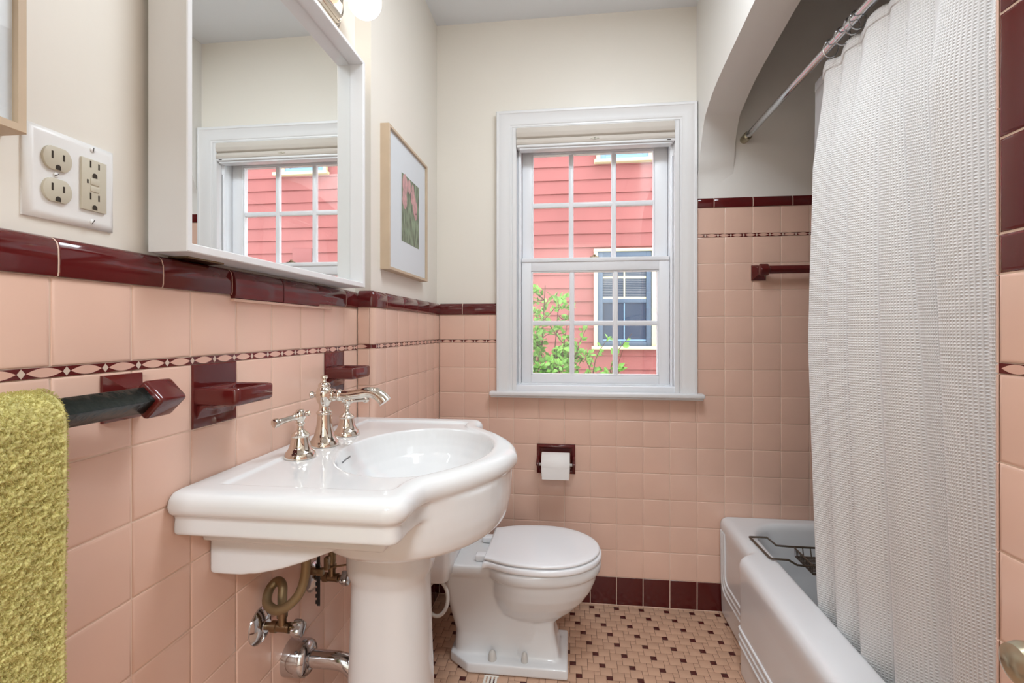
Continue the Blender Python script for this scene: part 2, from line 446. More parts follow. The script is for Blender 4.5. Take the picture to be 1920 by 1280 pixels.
# --- return of the pipe chase, bullnose corner
RB = .014
frS = frame_of((XL, YS, 0), (1, 0, 0), (0, -1, 0))
wS = XF-XL-RB
pk, bs = wall_tiling(wl, frS, [0, wS], ROWS)
for c in cells([0, wS], [B1, C0]): add_tile(pk, frS, c)
def quarter(g, cx, cy, r, a0, a1, z0, z1, mi=0, gap=.0011, n=6):
    ring = lambda z, rr: [(cx+rr*math.cos(a0+(a1-a0)*i/n), cy+rr*math.sin(a0+(a1-a0)*i/n), z) for i in range(n+1)]
    g.loft([ring(z0+gap/2, r-.002), ring(z0+gap/2+.001, r), ring(z1-gap/2-.001, r), ring(z1-gap/2, r-.002)], False, False, False, mi=mi)
qx, qy = XF-RB, YS+RB
for a, b in zip(ROWS, ROWS[1:]): quarter(pk, qx, qy, RB, -PI/2, 0, a, b)
quarter(pk, qx, qy, RB, -PI/2, 0, B1, C0); quarter(bs, qx, qy, RB, -PI/2, 0, .002, ROWS[0])
part('wall_tile', pk, 'pink', wl); part('base_tile', bs, 'basedark', wl)
gd = G(); border(gd, frS, 0, wS, .036, B0, B1); quarter(gd, qx, qy, RB, -PI/2, 0, B0, B1); part('border_tile', gd, ['maroon', 'lens', 'diamond'], wl)
gc = G()
for (a, b), z in ((CAPP[i], 0) for i in range(0)): pass
ringsc = []
for a, b in CAPP:      # one outside-corner cap piece, swept round the bullnose
    r = RB+a; z = C0+b
    rr = [(XL+.004, YS-a, z)]+[(qx+r*math.cos(-PI/2+PI/2*i/8), qy+r*math.sin(-PI/2+PI/2*i/8), z) for i in range(9)]+[(XF+a, YS+RB+.001, z)]
    ringsc.append(rr)
gc.loft(ringsc, False, False, False)
part('cap_tile', gc, 'maroon', wl, sharp=50)
# --- left wall by the toilet
frF = frame_of((XF, 0, 0), (0, 1, 0), (1, 0, 0))
usF = grid(YS+RB, D, 1.4573, T)
pk, bs = wall_tiling(wl, frF, usF, ROWS)
for c in cells(usF, [B1, C0]): add_tile(pk, frF, c)
part('wall_tile', pk, 'pink', wl); part('base_tile', bs, 'basedark', wl)
gb = G(); backing(gb, frF, YS+RB, D+.002, 0, C0); backing(gb, frS, 0, wS, 0, C0)
gb.prism([(qx-.01, YS+.0016)]+[(qx+(RB-.0016)*math.cos(-PI/2+PI/2*i/6), qy+(RB-.0016)*math.sin(-PI/2+PI/2*i/6)) for i in range(7)]+[(qx-.01, qy)], 'z', 0, C0)
part('grout', gb, 'grout', wl)
gd = G(); border(gd, frF, YS+RB, D, 1.395, B0, B1); part('border_tile', gd, ['maroon', 'lens', 'diamond'], wl, smooth=False)
gc = G(); caps(gc, frF, YS+RB, D, 1.4573, C0, C1); part('cap_tile', gc, 'maroon', wl, sharp=30); part('grout', CG[id(gc)], 'grout', wl)
# --- window wall
frB = frame_of((0, D, 0), (1, 0, 0), (0, -1, 0))
usB = grid(XF, XB, -.4597, T)
hole_l = [(-.31, .52, .885, 3), (-.3, .5, .8, 3)]
winhole = [(-.312, .5200, .884, 3.)]
pk, bs = wall_tiling(wb, frB, usB, ROWS, winhole)
usl = [u for u in usB if u <= -.312]+[-.312]
for c in cells(usl, [B1, C0]): add_tile(pk, frB, c)
usr = [.5200]+[u for u in usB if u > .5300]
RU = [B0]+[B0+T*k for k in range(1, 5)]      # rows continue up in the tub alcove
for c in cells(usr, RU): add_tile(pk, frB, c)
UB0, UB1, UC0, UC1 = RU[-1], RU[-1]+.013, 1.6696, 1.7135
for c in cells(usr, [UB1, UC0]): add_tile(pk, frB, c)
part('wall_tile', pk, 'pink', wb); part('base_tile', bs, 'basedark', wb)
gb = G(); backing(gb, frB, XF, -.312, 0, C0); backing(gb, frB, -.312, .52, 0, .886); backing(gb, frB, .52, XB, 0, UC0); part('grout', gb, 'grout', wb)
gd = G(); border(gd, frB, XF, -.315, -.563, B0, B1); border(gd, frB, .52, XB, .558, UB0, UB1); part('border_tile', gd, ['maroon', 'lens', 'diamond'], wb, smooth=False)
gc = G(); caps(gc, frB, XF+.001, -.317, -.4665, C0, C1); g2 = CG[id(gc)]; caps(gc, frB, .5265, XB, .592, UC0, UC1); part('cap_tile', gc, 'maroon', wb, sharp=30); part('grout', CG[id(gc)], 'grout', wb); part('grout', g2, 'grout', wb)
# --- alcove long wall and near wall (mostly behind the curtain)
frA = frame_of((XB, 0, 0), (0, 1, 0), (-1, 0, 0))
frN = frame_of((0, YP, 0), (1, 0, 0), (0, 1, 0))
for fr, u0, u1, j in ((frA, YP, D, .72), (frN, XR+.02, XB, .6)):
    pk = G(); us = grid(u0, u1, j, T)
    for c in cells(us, ROWS+RU[1:]+[UC0]): add_tile(pk, fr, c)
    gb = G(); backing(gb, fr, u0, u1, 0, UC0); gc = G(); caps(gc, fr, u0, u1, j, UC0, UC1)
    part('wall_tile', pk, 'pink', wr); part('grout', gb, 'grout', wr); part('cap_tile', gc, 'maroon', wr, sharp=30); part('grout', CG[id(gc)], 'grout', wr)
# --- pier on the right, facing the sink
frP = frame_of((XR, 0, .001), (0, 1, 0), (-1, 0, 0))
usP = grid(YFR, YP, YP-T, T)
pk, bs = wall_tiling(wr, frP, usP, ROWS)
for c in cells(usP, [B1, C0]): add_tile(pk, frP, c)
RQ = .011
rows_all = ROWS+[B1, C0, C1]+[1.283+.153*k for k in range(1, 3)]+[1.713]
for a, b in zip(rows_all, rows_all[1:]): quarter(pk, XR+RQ, YP, RQ, PI, PI/2, a, b)
part('wall_tile', pk, 'pink', wr); part('base_tile', bs, 'basedark', wr)
gb = G(); backing(gb, frP, YFR, YP, 0, C0); backing(gb, frP, YP-.044, YP, C0, 1.713)
gb.prism([(XR+RQ, YP)]+[(XR+RQ+(RQ-.0018)*math.cos(PI-PI/2*i/6), YP+(RQ-.0018)*math.sin(PI-PI/2*i/6)) for i in range(7)], 'z', 0, 1.713)
part('grout', gb, 'grout', wr)
gd = G(); border(gd, frP, YFR, YP, .664, B0, B1); part('border_tile', gd, ['maroon', 'lens', 'diamond'], wr, smooth=False)
gc = G()
add_tile(gc, frP, (YP-.16, YP, C0, C1), 0, .0024); add_tile(gc, frP, (YP-.32, YP-.16, C0, C1), 0, .0024); add_tile(gc, frP, (YFR, YP-.32, C0, C1), 0, .0024)
zz = [C1, 1.281+.117, 1.281+.27, 1.713]
for a, b in zip(zz, zz[1:]): add_tile(gc, frP, (YP-.0435, YP, a, b), 0, .0024)
part('cap_tile', gc, 'maroon', wr)

# --- floor mosaic: pinwheel of large and small squares, every third small one dark
ux, uy = .02034, .01977
ox, oy = .0929-ux/2, 2.0603-uy/2
g = G(); gp = .0014
def fsq(x0, x1, y0, y1, mi):
    x0, x1 = max(x0, -.66), min(x1, .72); y0, y1 = max(y0, YFR), min(y1, D+.004)
    if x1-x0 < .003 or y1-y0 < .003: return
    x0 += gp/2; x1 -= gp/2; y0 += gp/2; y1 -= gp/2
    z = random.uniform(-.0002, .0002); e = .0012
    g.add([(x0, y0, -.0015), (x1, y0, -.0015), (x1, y1, -.0015), (x0, y1, -.0015), (x0, y0, z-.0006), (x1, y0, z-.0006), (x1, y1, z-.0006), (x0, y1, z-.0006),
           (x0+e, y0+e, z), (x1-e, y0+e, z), (x1-e, y1-e, z), (x0+e, y1-e, z)],
          [(0, 1, 5, 4), (1, 2, 6, 5), (2, 3, 7, 6), (3, 0, 4, 7), (4, 5, 9, 8), (5, 6, 10, 9), (6, 7, 11, 10), (7, 4, 8, 11), (8, 9, 10, 11)], mi)
for a in range(-95, 60):
    for b in range(-95, 60):
        x = ox+(2*a+b)*ux; y = oy+(-a+2*b)*uy
        if x < -.8 or x > .8 or y < YFR-.1 or y > D+.1: continue
        fsq(x, x+ux, y, y+uy, 1 if (a+b) % 3 == 0 else 0)
        fsq(x+ux, x+3*ux, y, y+2*uy, 0)
part('mosaic_tile', g, ['fpink', 'fdark'], floor_slab)

# ------------------------------------------------------------------ window
W = bpy.data.objects.new('window_1', None); COL.objects.link(W); W.location = (.105, D, .9); W['kind'] = 'structure'
def molded(g, poly, inner, prof):
    """mitred casing: outer rectangle poly (x0,x1,z0,z1), profile list of (distance from outer edge, y)"""
    x0, x1, z0, z1 = poly
    rings = []
    for d, y in prof:
        rings.append([(x0+d, y, z0), (x0+d, y, z1-d), (x1-d, y, z1-d), (x1-d, y, z0)])
    g.loft(rings, False, False, False)
g = G()
pf = [(0, yb), (0, yb-.030), (.003, yb-.034), (.012, yb-.034), (.016, yb-.030), (.045, yb-.024), (.056, yb-.022), (.060, yb-.018), (.066, yb-.018), (.070, yb-.014), (.0705, yb+.03)]
molded(g, (-.3145, .5235, .9, 2.107), None, pf)
part('casing', g, 'trim', W)
g = G(); g.prism([(-.340, .884), (-.335, .900), (.542, .900), (.547, .884), (.540, .879), (-.333, .879)], 'y', 2.040, yb+.02)
b2 = G(); b2.box(-.341, .547, 2.036, yb+.02, .884, .9015, .005, 3); b2.box(-.336, .542, 2.044, yb, .876, .885, .003, 2)
part('sill', b2, 'trim', W)
# jamb box and tracks
g = G()
g.box(WX0-.002, WX0+.014, yb-.016, yb+.158, .90, WZ1-.0115); g.box(WX1-.014, WX1+.002, yb-.016, yb+.158, .90, WZ1-.0115); g.box(WX0-.002, WX1+.002, yb-.016, yb+.158, WZ1-.012, WZ1+.004)
part('jamb', g, 'trim', W)
ys1 = 2.128
g = G()
for a, b in ((WX0+.014, -.2125), (.4245, WX1-.014)):
    g.box(a, b, ys1-.004, yb+.15, .905, WZ1-.0125, .002)
g.box(-.2215, -.2120, ys1-.014, ys1+.002, .906, WZ1-.013, .001); g.box(.4240, .4335, ys1-.014, ys1+.002, .906, WZ1-.013, .001)
part('sash_track', g, 'vinyl', W)
g = G(); g.box(WX0, WX1, 2.085, yb+.16, .895, .925, .003); g.box(WX0+.01, WX1-.01, ys1-.008, yb+.1, .925, .9315, .002)
part('sub_sill', g, 'vinyl', W)
def sash(name, x0, x1, z0, z1, y, gx0, gx1, gz0, gz1, mx, mz, th=.032, mw=.0215):
    s = G()
    s.box(x0, gx0, y, y+th, z0, z1, .0015); s.box(gx1, x1, y, y+th, z0, z1, .0015)
    s.box(gx0, gx1, y, y+th, gz1, z1, .0015); s.box(gx0, gx1, y, y+th, z0, gz0, .0015)
    # glazing bead
    for bx in ((gx0, gx0+.006, gz0, gz1), (gx1-.006, gx1, gz0, gz1)): s.box(bx[0], bx[1], y+.004, y+th-.004, bx[2], bx[3], .002)
    s.box(gx0, gx1, y+.004, y+th-.004, gz0, gz0+.006, .002); s.box(gx0, gx1, y+.004, y+th-.004, gz1-.006, gz1, .002)
    o = part(name, s, 'vinyl', W)
    q = G()
    for m in mx: q.box(m-mw/2, m+mw/2, y+.006, y+th-.006, gz0+.004, gz1-.004, .005, 2)
    for m in mz: q.box(gx0+.004, gx1-.004, y+.0065, y+th-.0065, m-mw/2, m+mw/2, .005, 2)
    part('muntin', q, 'vinyl', o)
    p = G(); p.box(gx0, gx1, y+th/2-.001, y+th/2+.001, gz0, gz1); part('pane', p, 'glass', o)
    return o
lo = sash('lower_sash', -.2105, .4225, .9315, 1.478, ys1+.002, -.168, .380, .9665, 1.424, [.0105, .198], [1.194], .034)
g = G(); g.box(-.2105, .4225, ys1-.003, ys1+.004, 1.463, 1.480, .002); part('meeting_rail', g, 'vinyl', lo)
up = sash('upper_sash', -.2105, .4225, 1.455, 2.035, ys1+.040, -.168, .3695, 1.474, 1.953, [.0072, .1942], [1.7235], .034)
g = G(); g.box(.088, .128, ys1+.012, ys1+.034, 1.478, 1.486, .002); g.lathe([(.010, 0), (.011, .004), (.006, .010), (.004, .012)], Matrix.Translation((.108, ys1+.022, 1.484)), 16)
part('sash_lock', g, 'dull', lo)
g = G()
g.box(.4295, .4365, ys1-.016, ys1-.004, 1.90, 1.965, .002); part('balance_clip', g, 'vinyl', W)

# roller shade
sh = thing('roller_shade', 'pale fabric window shade rolled up at the top of the window', 'window shade', (.105, 2.085, 1.946))
g = G()
cr = [(2.122, 2.038), (2.080, 2.038), (2.068, 2.030), (2.066, 2.010), (2.070, 1.994), (2.082, 1.988), (2.122, 1.988)]
g.prism([(y, z) for y, z in cr], 'x', -.2275, .4345, bev=.002); obj('valance', g, 'shade', sh)
g = G(); g.prism([(2.122, 1.990), (2.084, 1.990), (2.072, 1.985), (2.068, 1.972), (2.071, 1.962), (2.080, 1.958), (2.122, 1.958)], 'x', -.2270, .4345, bev=.002); obj('rolled_fabric', g, 'shade', sh)
g = G(); g.box(-.226, .4340, 2.070, 2.122, 1.950, 1.960, .002); obj('bottom_rail', g, 'trim', sh)
g = G(); g.box(-.215, .424, 2.078, 2.12, 1.942, 1.951, .002); obj('light_strip', g, 'vinyl', sh)
g = G(); g.prism([(.088, 1.974), (.106, 1.9795), (.124, 1.974), (.106, 1.9685)], 'y', 2.0660, 2.070); o = obj('pull_tab', g, 'almond', sh); o['label'] = 'diamond shaped pull tab'
g = G(); g.prism([(.103, 1.974), (.106, 1.976), (.109, 1.974), (.106, 1.972)], 'y', 2.0652, 2.068); obj('tab_mark', g, 'slot', o)
g = G(); g.box(.403, .418, 2.0690, 2.071, 1.953, 1.956); obj('tag', g, 'slot', sh)

# ------------------------------------------------------------------ outside
YH = 4.6
H = thing('neighbor_house', 'pink clapboard house with cream and blue windows outside', 'house', (1, YH+.1, -1.2))
g = G(); pit = .127; z0 = 1.5614-pit*22
k = 0
while z0+pit*k < 6.2:
    z = z0+pit*k; k += 1
    for (xa, xb) in ((-3.2, -.9), (-.9, 1.02), (1.02, 3.1), (3.1, 6.5)):
        g.add([(xa, YH-.013, z), (xb-.0015, YH-.013, z), (xb-.0015, YH+.002, z+pit+.004), (xa, YH+.002, z+pit+.004), (xa, YH+.02, z), (xb-.0015, YH+.02, z)],
              [(0, 1, 2, 3), (0, 4, 5, 1)])
g.box(-3.2, 6.5, YH+.004, YH+.2, -1.3, 6.2)
obj('siding', g, 'siding', H, smooth=False)
def hwin(x0, x1, z0, z1, pale, lower):
    t = .035; tr = .095
    w = G(); yt = YH-.045; yb_ = YH+.002
    w.box(x0, x0+t, yt, yb_, z0+.02, z1-.026, .003); w.box(x1-tr, x1, yt, yb_, z0+.02, z1-.026, .003); w.box(x0-.001, x1+.001, yt-.004, yb_, z1-.027, z1, .003)
    w.box(x0-.02, x1+.02, yt-.03, yb_, z0-.002, z0+.028, .004)
    o = obj('window', w, 'hcream', H)
    bx0, bx1, bz0, bz1 = x0+t, x1-tr, z0+.028, z1-.027
    fw = .048; q = G(); yq = YH-.034
    q.box(bx0, bx0+fw, yq, yb_, bz0, bz1, .002); q.box(bx1-fw, bx1, yq, yb_, bz0, bz1, .002)
    q.box(bx0+fw, bx1-fw, yq+.001, yb_, bz1-.05, bz1, .002); q.box(bx0+fw, bx1-fw, yq+.001, yb_, bz0, bz0+.04, .002)
    zm = 1.44 if lower else (bz0+bz1)/2
    q.box(bx0+fw, bx1-fw, yq+.004, yb_, zm-.022, zm+.014, .002)
    obj('window_frame', q, 'hblue2' if pale else 'hblue', o)
    p = G(); gx0, gx1 = bx0+fw-.002, bx1-fw+.002; yg_ = YH-.018
    p.box(gx0, gx1, yg_, YH+.004, bz0+.03, bz1-.04); obj('pane', p, 'hglass' if not pale else 'hblue2', o)
    mm = G(); xm = gx0+(gx1-gx0)*.5
    mm.box(gx0, gx1, yg_-.006, yg_, zm+.0145, zm+.030); mm.box(xm-.007, xm+.007, yg_-.0055, yg_, zm+.031, bz1-.05); mm.box(gx0, gx1, yg_-.005, yg_, zm+.205, zm+.222)
    obj('muntin', mm, 'hcream', o)
    m2 = G(); m2.box(xm-.005, xm+.005, yg_-.004, yg_, bz0+.04, zm-.023); m2.box(gx0, gx1, yg_-.0035, yg_, zm-.20, zm-.19); m2.box(gx0, gx1, yg_-.003, yg_, bz0+.045, bz0+.062)
    obj('lower_muntin', m2, 'hblue2', o)
    if lower:
        bl = G(); z = zm+.035
        while z < bz1-.06:
            bl.box(gx0+.004, gx1-.004, yg_-.0015, yg_, z, z+.006); z += .016
        obj('blind', bl, 'blinds', o)
hwin(.2244, .845, .9884, 1.9206, False, True)
hwin(.2491, .815, 2.718, 3.70, True, False)
hwin(1.205, 1.74, 2.718, 3.70, True, False)
g = G(); g.box(1.37, 1.575, YH-.022, YH+.002, 1.84, 1.985, .003); obj('hatch', g, 'hatch', H)
gr = struct(obj('ground', G().box(-8, 12, D+.3, 14, -1.4, -1.25), 'ground'))

# shrub in front of the pink wall
SB = thing('leafy_shrub', 'green leafy shrub growing in front of the pink house', 'shrub', (-.11, 3.75, -1.25))
rng = random.Random(11)
gt, gl = G(), G()
def leaf(p, d, L):
    d = d.normalized(); up = Vector((rng.uniform(-1, 1), rng.uniform(-1, .2), rng.uniform(.2, 1))).normalized()
    a = d.cross(up).normalized(); w = L*.34; nrm = a.cross(d).normalized()
    pts = [p, p+d*L*.3+a*w*.9+nrm*L*.05, p+d*L*.62+a*w*.75+nrm*L*.04, p+d*L-nrm*L*.08, p+d*L*.62-a*w*.75+nrm*L*.04, p+d*L*.3-a*w*.9+nrm*L*.05, p+d*L*.5-nrm*L*.02]
    gl.add(pts, [(0, 1, 6), (1, 2, 6), (2, 3, 6), (3, 4, 6), (4, 5, 6), (5, 0, 6)])
def twig(a, b, r, nl, dens=1):
    a, b = Vector(a), Vector(b); mid = (a+b)/2+Vector((rng.uniform(-.05, .05), rng.uniform(-.05, .05), rng.uniform(-.02, .06)))
    P = smooth_path([a, mid, b], 5); gt.tube(P, [r*(1-.7*i/(len(P)-1)) for i in range(len(P))], 5)
    for i in range(nl):
        t = rng.uniform(.25, 1.0); p = P[int(t*(len(P)-1))]
        d = (b-a).normalized()*.5+Vector((rng.uniform(-1, 1), rng.uniform(-1, .6), rng.uniform(-.5, 1)))
        leaf(p+d*.012, d, rng.uniform(.032, .062))
root = Vector((-.20, 3.75, -1.25))
mains = [((-.62, 3.7, 1.35), .014), ((-.46, 3.62, 1.50), .014), ((-.34, 3.6, 1.38), .013), ((-.25, 3.55, 1.30), .012), ((-.52, 3.6, 1.1), .012), ((-.2, 3.55, 1.08), .012), ((-.05, 3.5, .98), .011), ((.12, 3.5, .90), .01), ((.2, 3.55, 1.02), .008)]
for (tip, r) in mains:
    tip = Vector(tip); tip.x = tip.x*.85+.21; base = root+Vector((rng.uniform(-.1, .1), rng.uniform(-.08, .08), 0))
    fork = base.lerp(tip, .62)+Vector((-.05, 0, .06))
    P = smooth_path([base, base.lerp(tip, .35)+Vector((-.06, 0, .05)), fork, tip], 6); gt.tube(P, [r*(1-.75*i/(len(P)-1)) for i in range(len(P))], 6)
    right = tip.x > .035
    for j in range(10 if right else 21):
        q = P[int(rng.uniform(.52, 1)*(len(P)-1))]
        e = q+Vector((rng.uniform(-.2, .18), rng.uniform(-.18, .1), rng.uniform(-.12, .17)))
        if right: e = q+(e-q)*.62
        twig(q, e, .004, 13 if right else 17)
for (a, b) in (((-.36, 3.6, .78), (.02, 3.5, .86)), ((-.3, 3.6, .72), (-.12, 3.55, 1.18)), ((-.24, 3.6, .75), (-.08, 3.55, 1.2)), ((-.2, 3.6, .80), (.24, 3.5, .92)), ((-.05, 3.55, .75), (.1, 3.5, 1.12)), ((.1, 3.55, .80), (.28, 3.5, 1.14)), ((-.6, 3.6, .6), (-.4, 3.5, .8))):
    a = (a[0]*.85+.2, a[1], a[2]); b = (b[0]*.85+.2, b[1], b[2]); twig(a, b, .005, 16)
for i in range(26):
    a = Vector((rng.uniform(-.36, -.04), 3.6, rng.uniform(.6, 1.0))); twig(a, a+Vector((rng.uniform(-.1, .15), rng.uniform(-.1, .1), rng.uniform(-.1, .15))), .004, 14)
obj('branch', gt, 'twig', SB); o = obj('foliage', gl, 'leaf', SB, recalc=False, smooth=False); o['kind'] = 'stuff'

# ------------------------------------------------------------------ pedestal sink
YC = 1.025
SK = thing('pedestal_sink', 'white porcelain pedestal sink with bowed front and nickel taps', 'sink', (-.388, YC, 0))
half = [(-.275, .6935), (-.262, .698), (-.2555, .708), (-.254, .722), (-.254, .742), (-.251, .767), (-.2435, .791), (-.2275, .8125), (-.209, .834), (-.187, .863), (-.1685, .8935), (-.150, .928), (-.1330, .9735), (-.1235, 1.025)]
hp = [(p.x, p.y) for p in smooth_path([(x, y, 0) for x, y in half], 4)]
front = hp+[(x, 2*YC-y) for x, y in reversed(hp[:-1])]
def outline(off, back=XL+.001):
    P = [(back, .6935)]+[(x, .6935) for x in (-.55, -.45, -.35, -.30)]+front+[(x, 2*YC-.6935) for x in (-.30, -.35, -.45, -.55)]+[(back, 2*YC-.6935)]
    out = []
    for i, p in enumerate(P):
        a = P[max(i-1, 0)]; b = P[min(i+1, len(P)-1)]
        tx, ty = b[0]-a[0], b[1]-a[1]; L = math.hypot(tx, ty); nx, ny = ty/L, -tx/L
        q = (p[0]+nx*off, p[1]+ny*off)
        if i in (0, len(P)-1): q = (back, q[1])
        out.append(q)
    return out
def oring(off, z): return [(x, y, z) for x, y in outline(off)]
g = G()
g.loft([oring(-.012, .838), oring(-.003, .8385), oring(.0, .843), oring(-.001, .866), oring(-.001, .8715), oring(.0075, .8735), oring(.0125, .880), oring(.0138, .888), oring(.0125, .897), oring(.008, .904), oring(.0, .909), oring(-.012, .9105), oring(-.022, .9105)])
ea, eb = .2085, .252
ell = lambda s, z, cx=-.332: [(cx+ea*s*math.cos(2*PI*i/64), YC+eb*s*math.sin(2*PI*i/64), z) for i in range(64)]
g.loft([ell(.34, .722), ell(.50, .735), ell(.70, .7475), ell(.82, .7545), ell(.895, .762), ell(.94, .771), ell(.965, .784), ell(.985, .805), ell(.995, .83), ell(.997, .868)])
bel = [(XL+.001, .868), (XL+.001, .741), (-.60, .7395), (-.565, .740), (-.53, .7445), (-.49, .754), (-.45, .7675), (-.41, .784), (-.37, .80), (-.35, .81), (-.35, .868)]
g.prism(bel, 'y', .772, 2*YC-.772)
g.prism([(XL+.001, .86), (XL+.001, .805), (-.30, .800), (-.28, .86)], 'y', .753, 2*YC-.753)
# bowl and the sunk deck
cut = G(); ca, cb = .1640, .212; bc = (-.3275, YC)
prof = [(1.03, .925), (1.01, .912), (.985, .905), (.965, .896), (.94, .883), (.90, .868), (.83, .849), (.72, .830), (.55, .813), (.35, .803), (.15, .800)]
cut.loft([[(bc[0]+ca*s*math.cos(2*PI*i/64), bc[1]+cb*s*math.sin(2*PI*i/64), z) for i in range(64)] for s, z in prof])
th_ = [(XL+.052, .733), (-.40, .733), (-.31, .733), (-.288, .737), (-.276, .748), (-.274, .775), (-.264, .806), (-.243, .832), (-.221, .858), (-.200, .893), (-.182, .935), (-.168, .980), (-.163, 1.025)]
tq = [(p.x, p.y) for p in smooth_path([(x, y, 0) for x, y in th_], 3)]
tq = tq+[(x, 2*YC-y) for x, y in reversed(tq[:-1])]
def dring(k, z): return [(-.37+(x+.37)*k, YC+(y-YC)*k, z) for x, y in tq]
dk = G(); dk.loft([dring(.975, .9058), dring(.985, .9075), dring(1, .912), dring(1.01, .93)])
bowl = bake('basin', g, 'porc', SK, .0036, 2, (cut, dk), .0028, )
sm = bowl.modifiers.new('soften', 'SMOOTH'); sm.factor = .5; sm.iterations = 3
# drain in the bowl
dr = obj('drain', G().lathe([(.0001, .8025), (.018, .8025), (.021, .8015), (.022, .7995), (.022, .793)], Matrix.Translation((bc[0], bc[1], 0)), 24), 'chrome', SK)
obj('drain_stopper', G().lathe([(.0001, .807), (.010, .806), (.014, .804), (.015, .801)], Matrix.Translation((bc[0], bc[1], 0)), 24), 'chrome', dr)
# pedestal column, open at the back
g = G(); pr = [(.115, .0), (.116, .02), (.112, .045), (.104, .065), (.0985, .09), (.0955, .16), (.0925, .28), (.0895, .39), (.0855, .50), (.0828, .60), (.0825, .625), (.0855, .637), (.0900, .648), (.0915, .660), (.0915, .742)]
def colring(r, z):
    out = []
    for i in range(49):
        a = math.radians(-166+332*i/48); c, d = math.cos(a), math.sin(a); n_ = 2.35
        k = 1/((abs(c)**n_+abs(d)**n_)**(1/n_)); out.append((-.388+r*c*k, YC+r*d*k, z))
    return out
R0 = [colring(r, z) for r, z in pr]; R1 = [colring(r-.012, z) for r, z in pr]
n = 49
vs = [p for r in R0 for p in r]+[p for r in R1 for p in r]; fs = []; m_ = len(pr); off = n*m_
for i in range(m_-1):
    for j in range(n-1):
        fs.append((i*n+j, i*n+j+1, (i+1)*n+j+1, (i+1)*n+j)); fs.append((off+i*n+j, off+(i+1)*n+j, off+(i+1)*n+j+1, off+i*n+j+1))
    for j in (0, n-1): fs.append((i*n+j, (i+1)*n+j, off+(i+1)*n+j, off+i*n+j))
for j in range(n-1):
    fs.append((j, off+j, off+j+1, j+1)); i = m_-1; fs.append((i*n+j, i*n+j+1, off+i*n+j+1, off+i*n+j))
g.add(vs, fs); obj('pedestal', g, 'porc', SK, 50)

# maker's lettering on the back of the bowl
cu = bpy.data.curves.new('lettering', 'FONT'); cu.body = 'American Standard'; cu.size = .0068; cu.extrude = .00015; cu.align_x = 'CENTER'; cu.shear = .15
to = bpy.data.objects.new('lettering', cu); COL.objects.link(to)
dg = DG(); dg.update(); tm = bpy.data.meshes.new_from_object(to.evaluated_get(dg)); bpy.data.objects.remove(to)
tm.name = 'lettering'; tm.materials.clear(); tm.materials.append(M['ink'])
dgb = DG(); dgb.update(); bev = bowl.evaluated_get(dgb)
inv = bowl.matrix_world.inverted()
def bowlhit(y, z):    # point on the back wall of the bowl
    o_ = inv @ Vector((bc[0], y, z)); d_ = Vector((-1, 0, 0)); ok, loc, nor, _ = bev.ray_cast(o_, d_)
    return bowl.matrix_world @ loc, nor
for v in tm.vertices:
    p, nr = bowlhit(.993+v.co.x, .8825+v.co.y*.85)
    v.co = p+nr*(.0006+v.co.z)
lo_ = bpy.data.objects.new('lettering', tm); COL.objects.link(lo_); lo_.parent = bowl; lo_.matrix_parent_inverse = (SK.matrix_basis @ SK.matrix_basis.inverted()).inverted()

# taps
ZD = .9065
FX = -.545
fa = obj('faucet', G().lathe([(.0319, 0), (.0319, .003), (.0305, .007), (.0298, .010), (.0282, .012), (.0262, .016), (.0225, .020), (.0205, .028), (.0185, .036), (.0165, .046), (.0156, .056), (.0155, .069), (.0172, .0705), (.0175, .073), (.0160, .0755), (.0128, .078), (.0112, .085), (.0112, .091), (.0145, .096), (.0178, .104), (.0187, .112), (.0178, .120), (.0145, .127), (.0120, .1285), (.0130, .1305), (.0136, .133), (.0125, .136), (.0105, .139), (.0060, .141), (.0046, .144), (.0046, .147), (.0070, .149), (.0086, .1515), (.0080, .1545), (.0050, .156), (.0001, .1563)],
                                 Matrix.Translation((FX, YC, ZD)), 40), 'chrome', SK)
RX = lambda x, y, z: Matrix.Translation((x, y, z)) @ Matrix.Rotation(PI/2, 4, 'Y')
ZSP = ZD+.112
sp = G()
sp.lathe([(.0115, .0), (.0140, .018), (.0145, .021), (.0135, .024), (.0092, .026), (.0090, .031), (.0132, .033), (.0140, .036), (.0128, .039), (.0105, .041)], RX(FX, YC, ZSP), 32)
path = smooth_path([(FX+.038, YC, ZSP), (FX+.060, YC, ZSP+.0005), (FX+.082, YC, ZSP+.004), (FX+.102, YC, ZSP+.0075), (FX+.120, YC, ZSP+.0050), (FX+.134, YC, ZSP-.004), (FX+.142, YC, ZSP-.013)], 5)
k = len(path)-1
sp.tube(path, [.0098+.0050*(i/k)**1.3 for i in range(len(path))], 20)
obj('spout', sp, 'chrome', fa)
obj('diverter_knob', G().lathe([(.0045, -.028), (.0045, -.016), (.0045, 0)], RX(FX, YC, ZSP), 20).lathe([(.0001, -.0345), (.005, -.034), (.0078, -.031), (.0078, -.029), (.0055, -.026), (.0046, -.022)], RX(FX, YC, ZSP), 24), 'chrome', fa)
HP = [(.0306, 0), (.0306, .003), (.0292, .007), (.0285, .0095), (.0262, .0125), (.0235, .0155), (.0210, .021), (.0192, .027), (.0176, .035), (.0165, .041), (.0178, .0425), (.0180, .0455), (.0165, .0475), (.0130, .0505), (.0095, .0535), (.0068, .057), (.0062, .064), (.0068, .0665), (.0090, .068), (.0090, .070), (.0072, .072), (.0088, .075), (.0108, .080), (.0114, .084), (.0108, .089), (.0085, .093), (.0078, .0945), (.0055, .0965), (.0001, .097)]
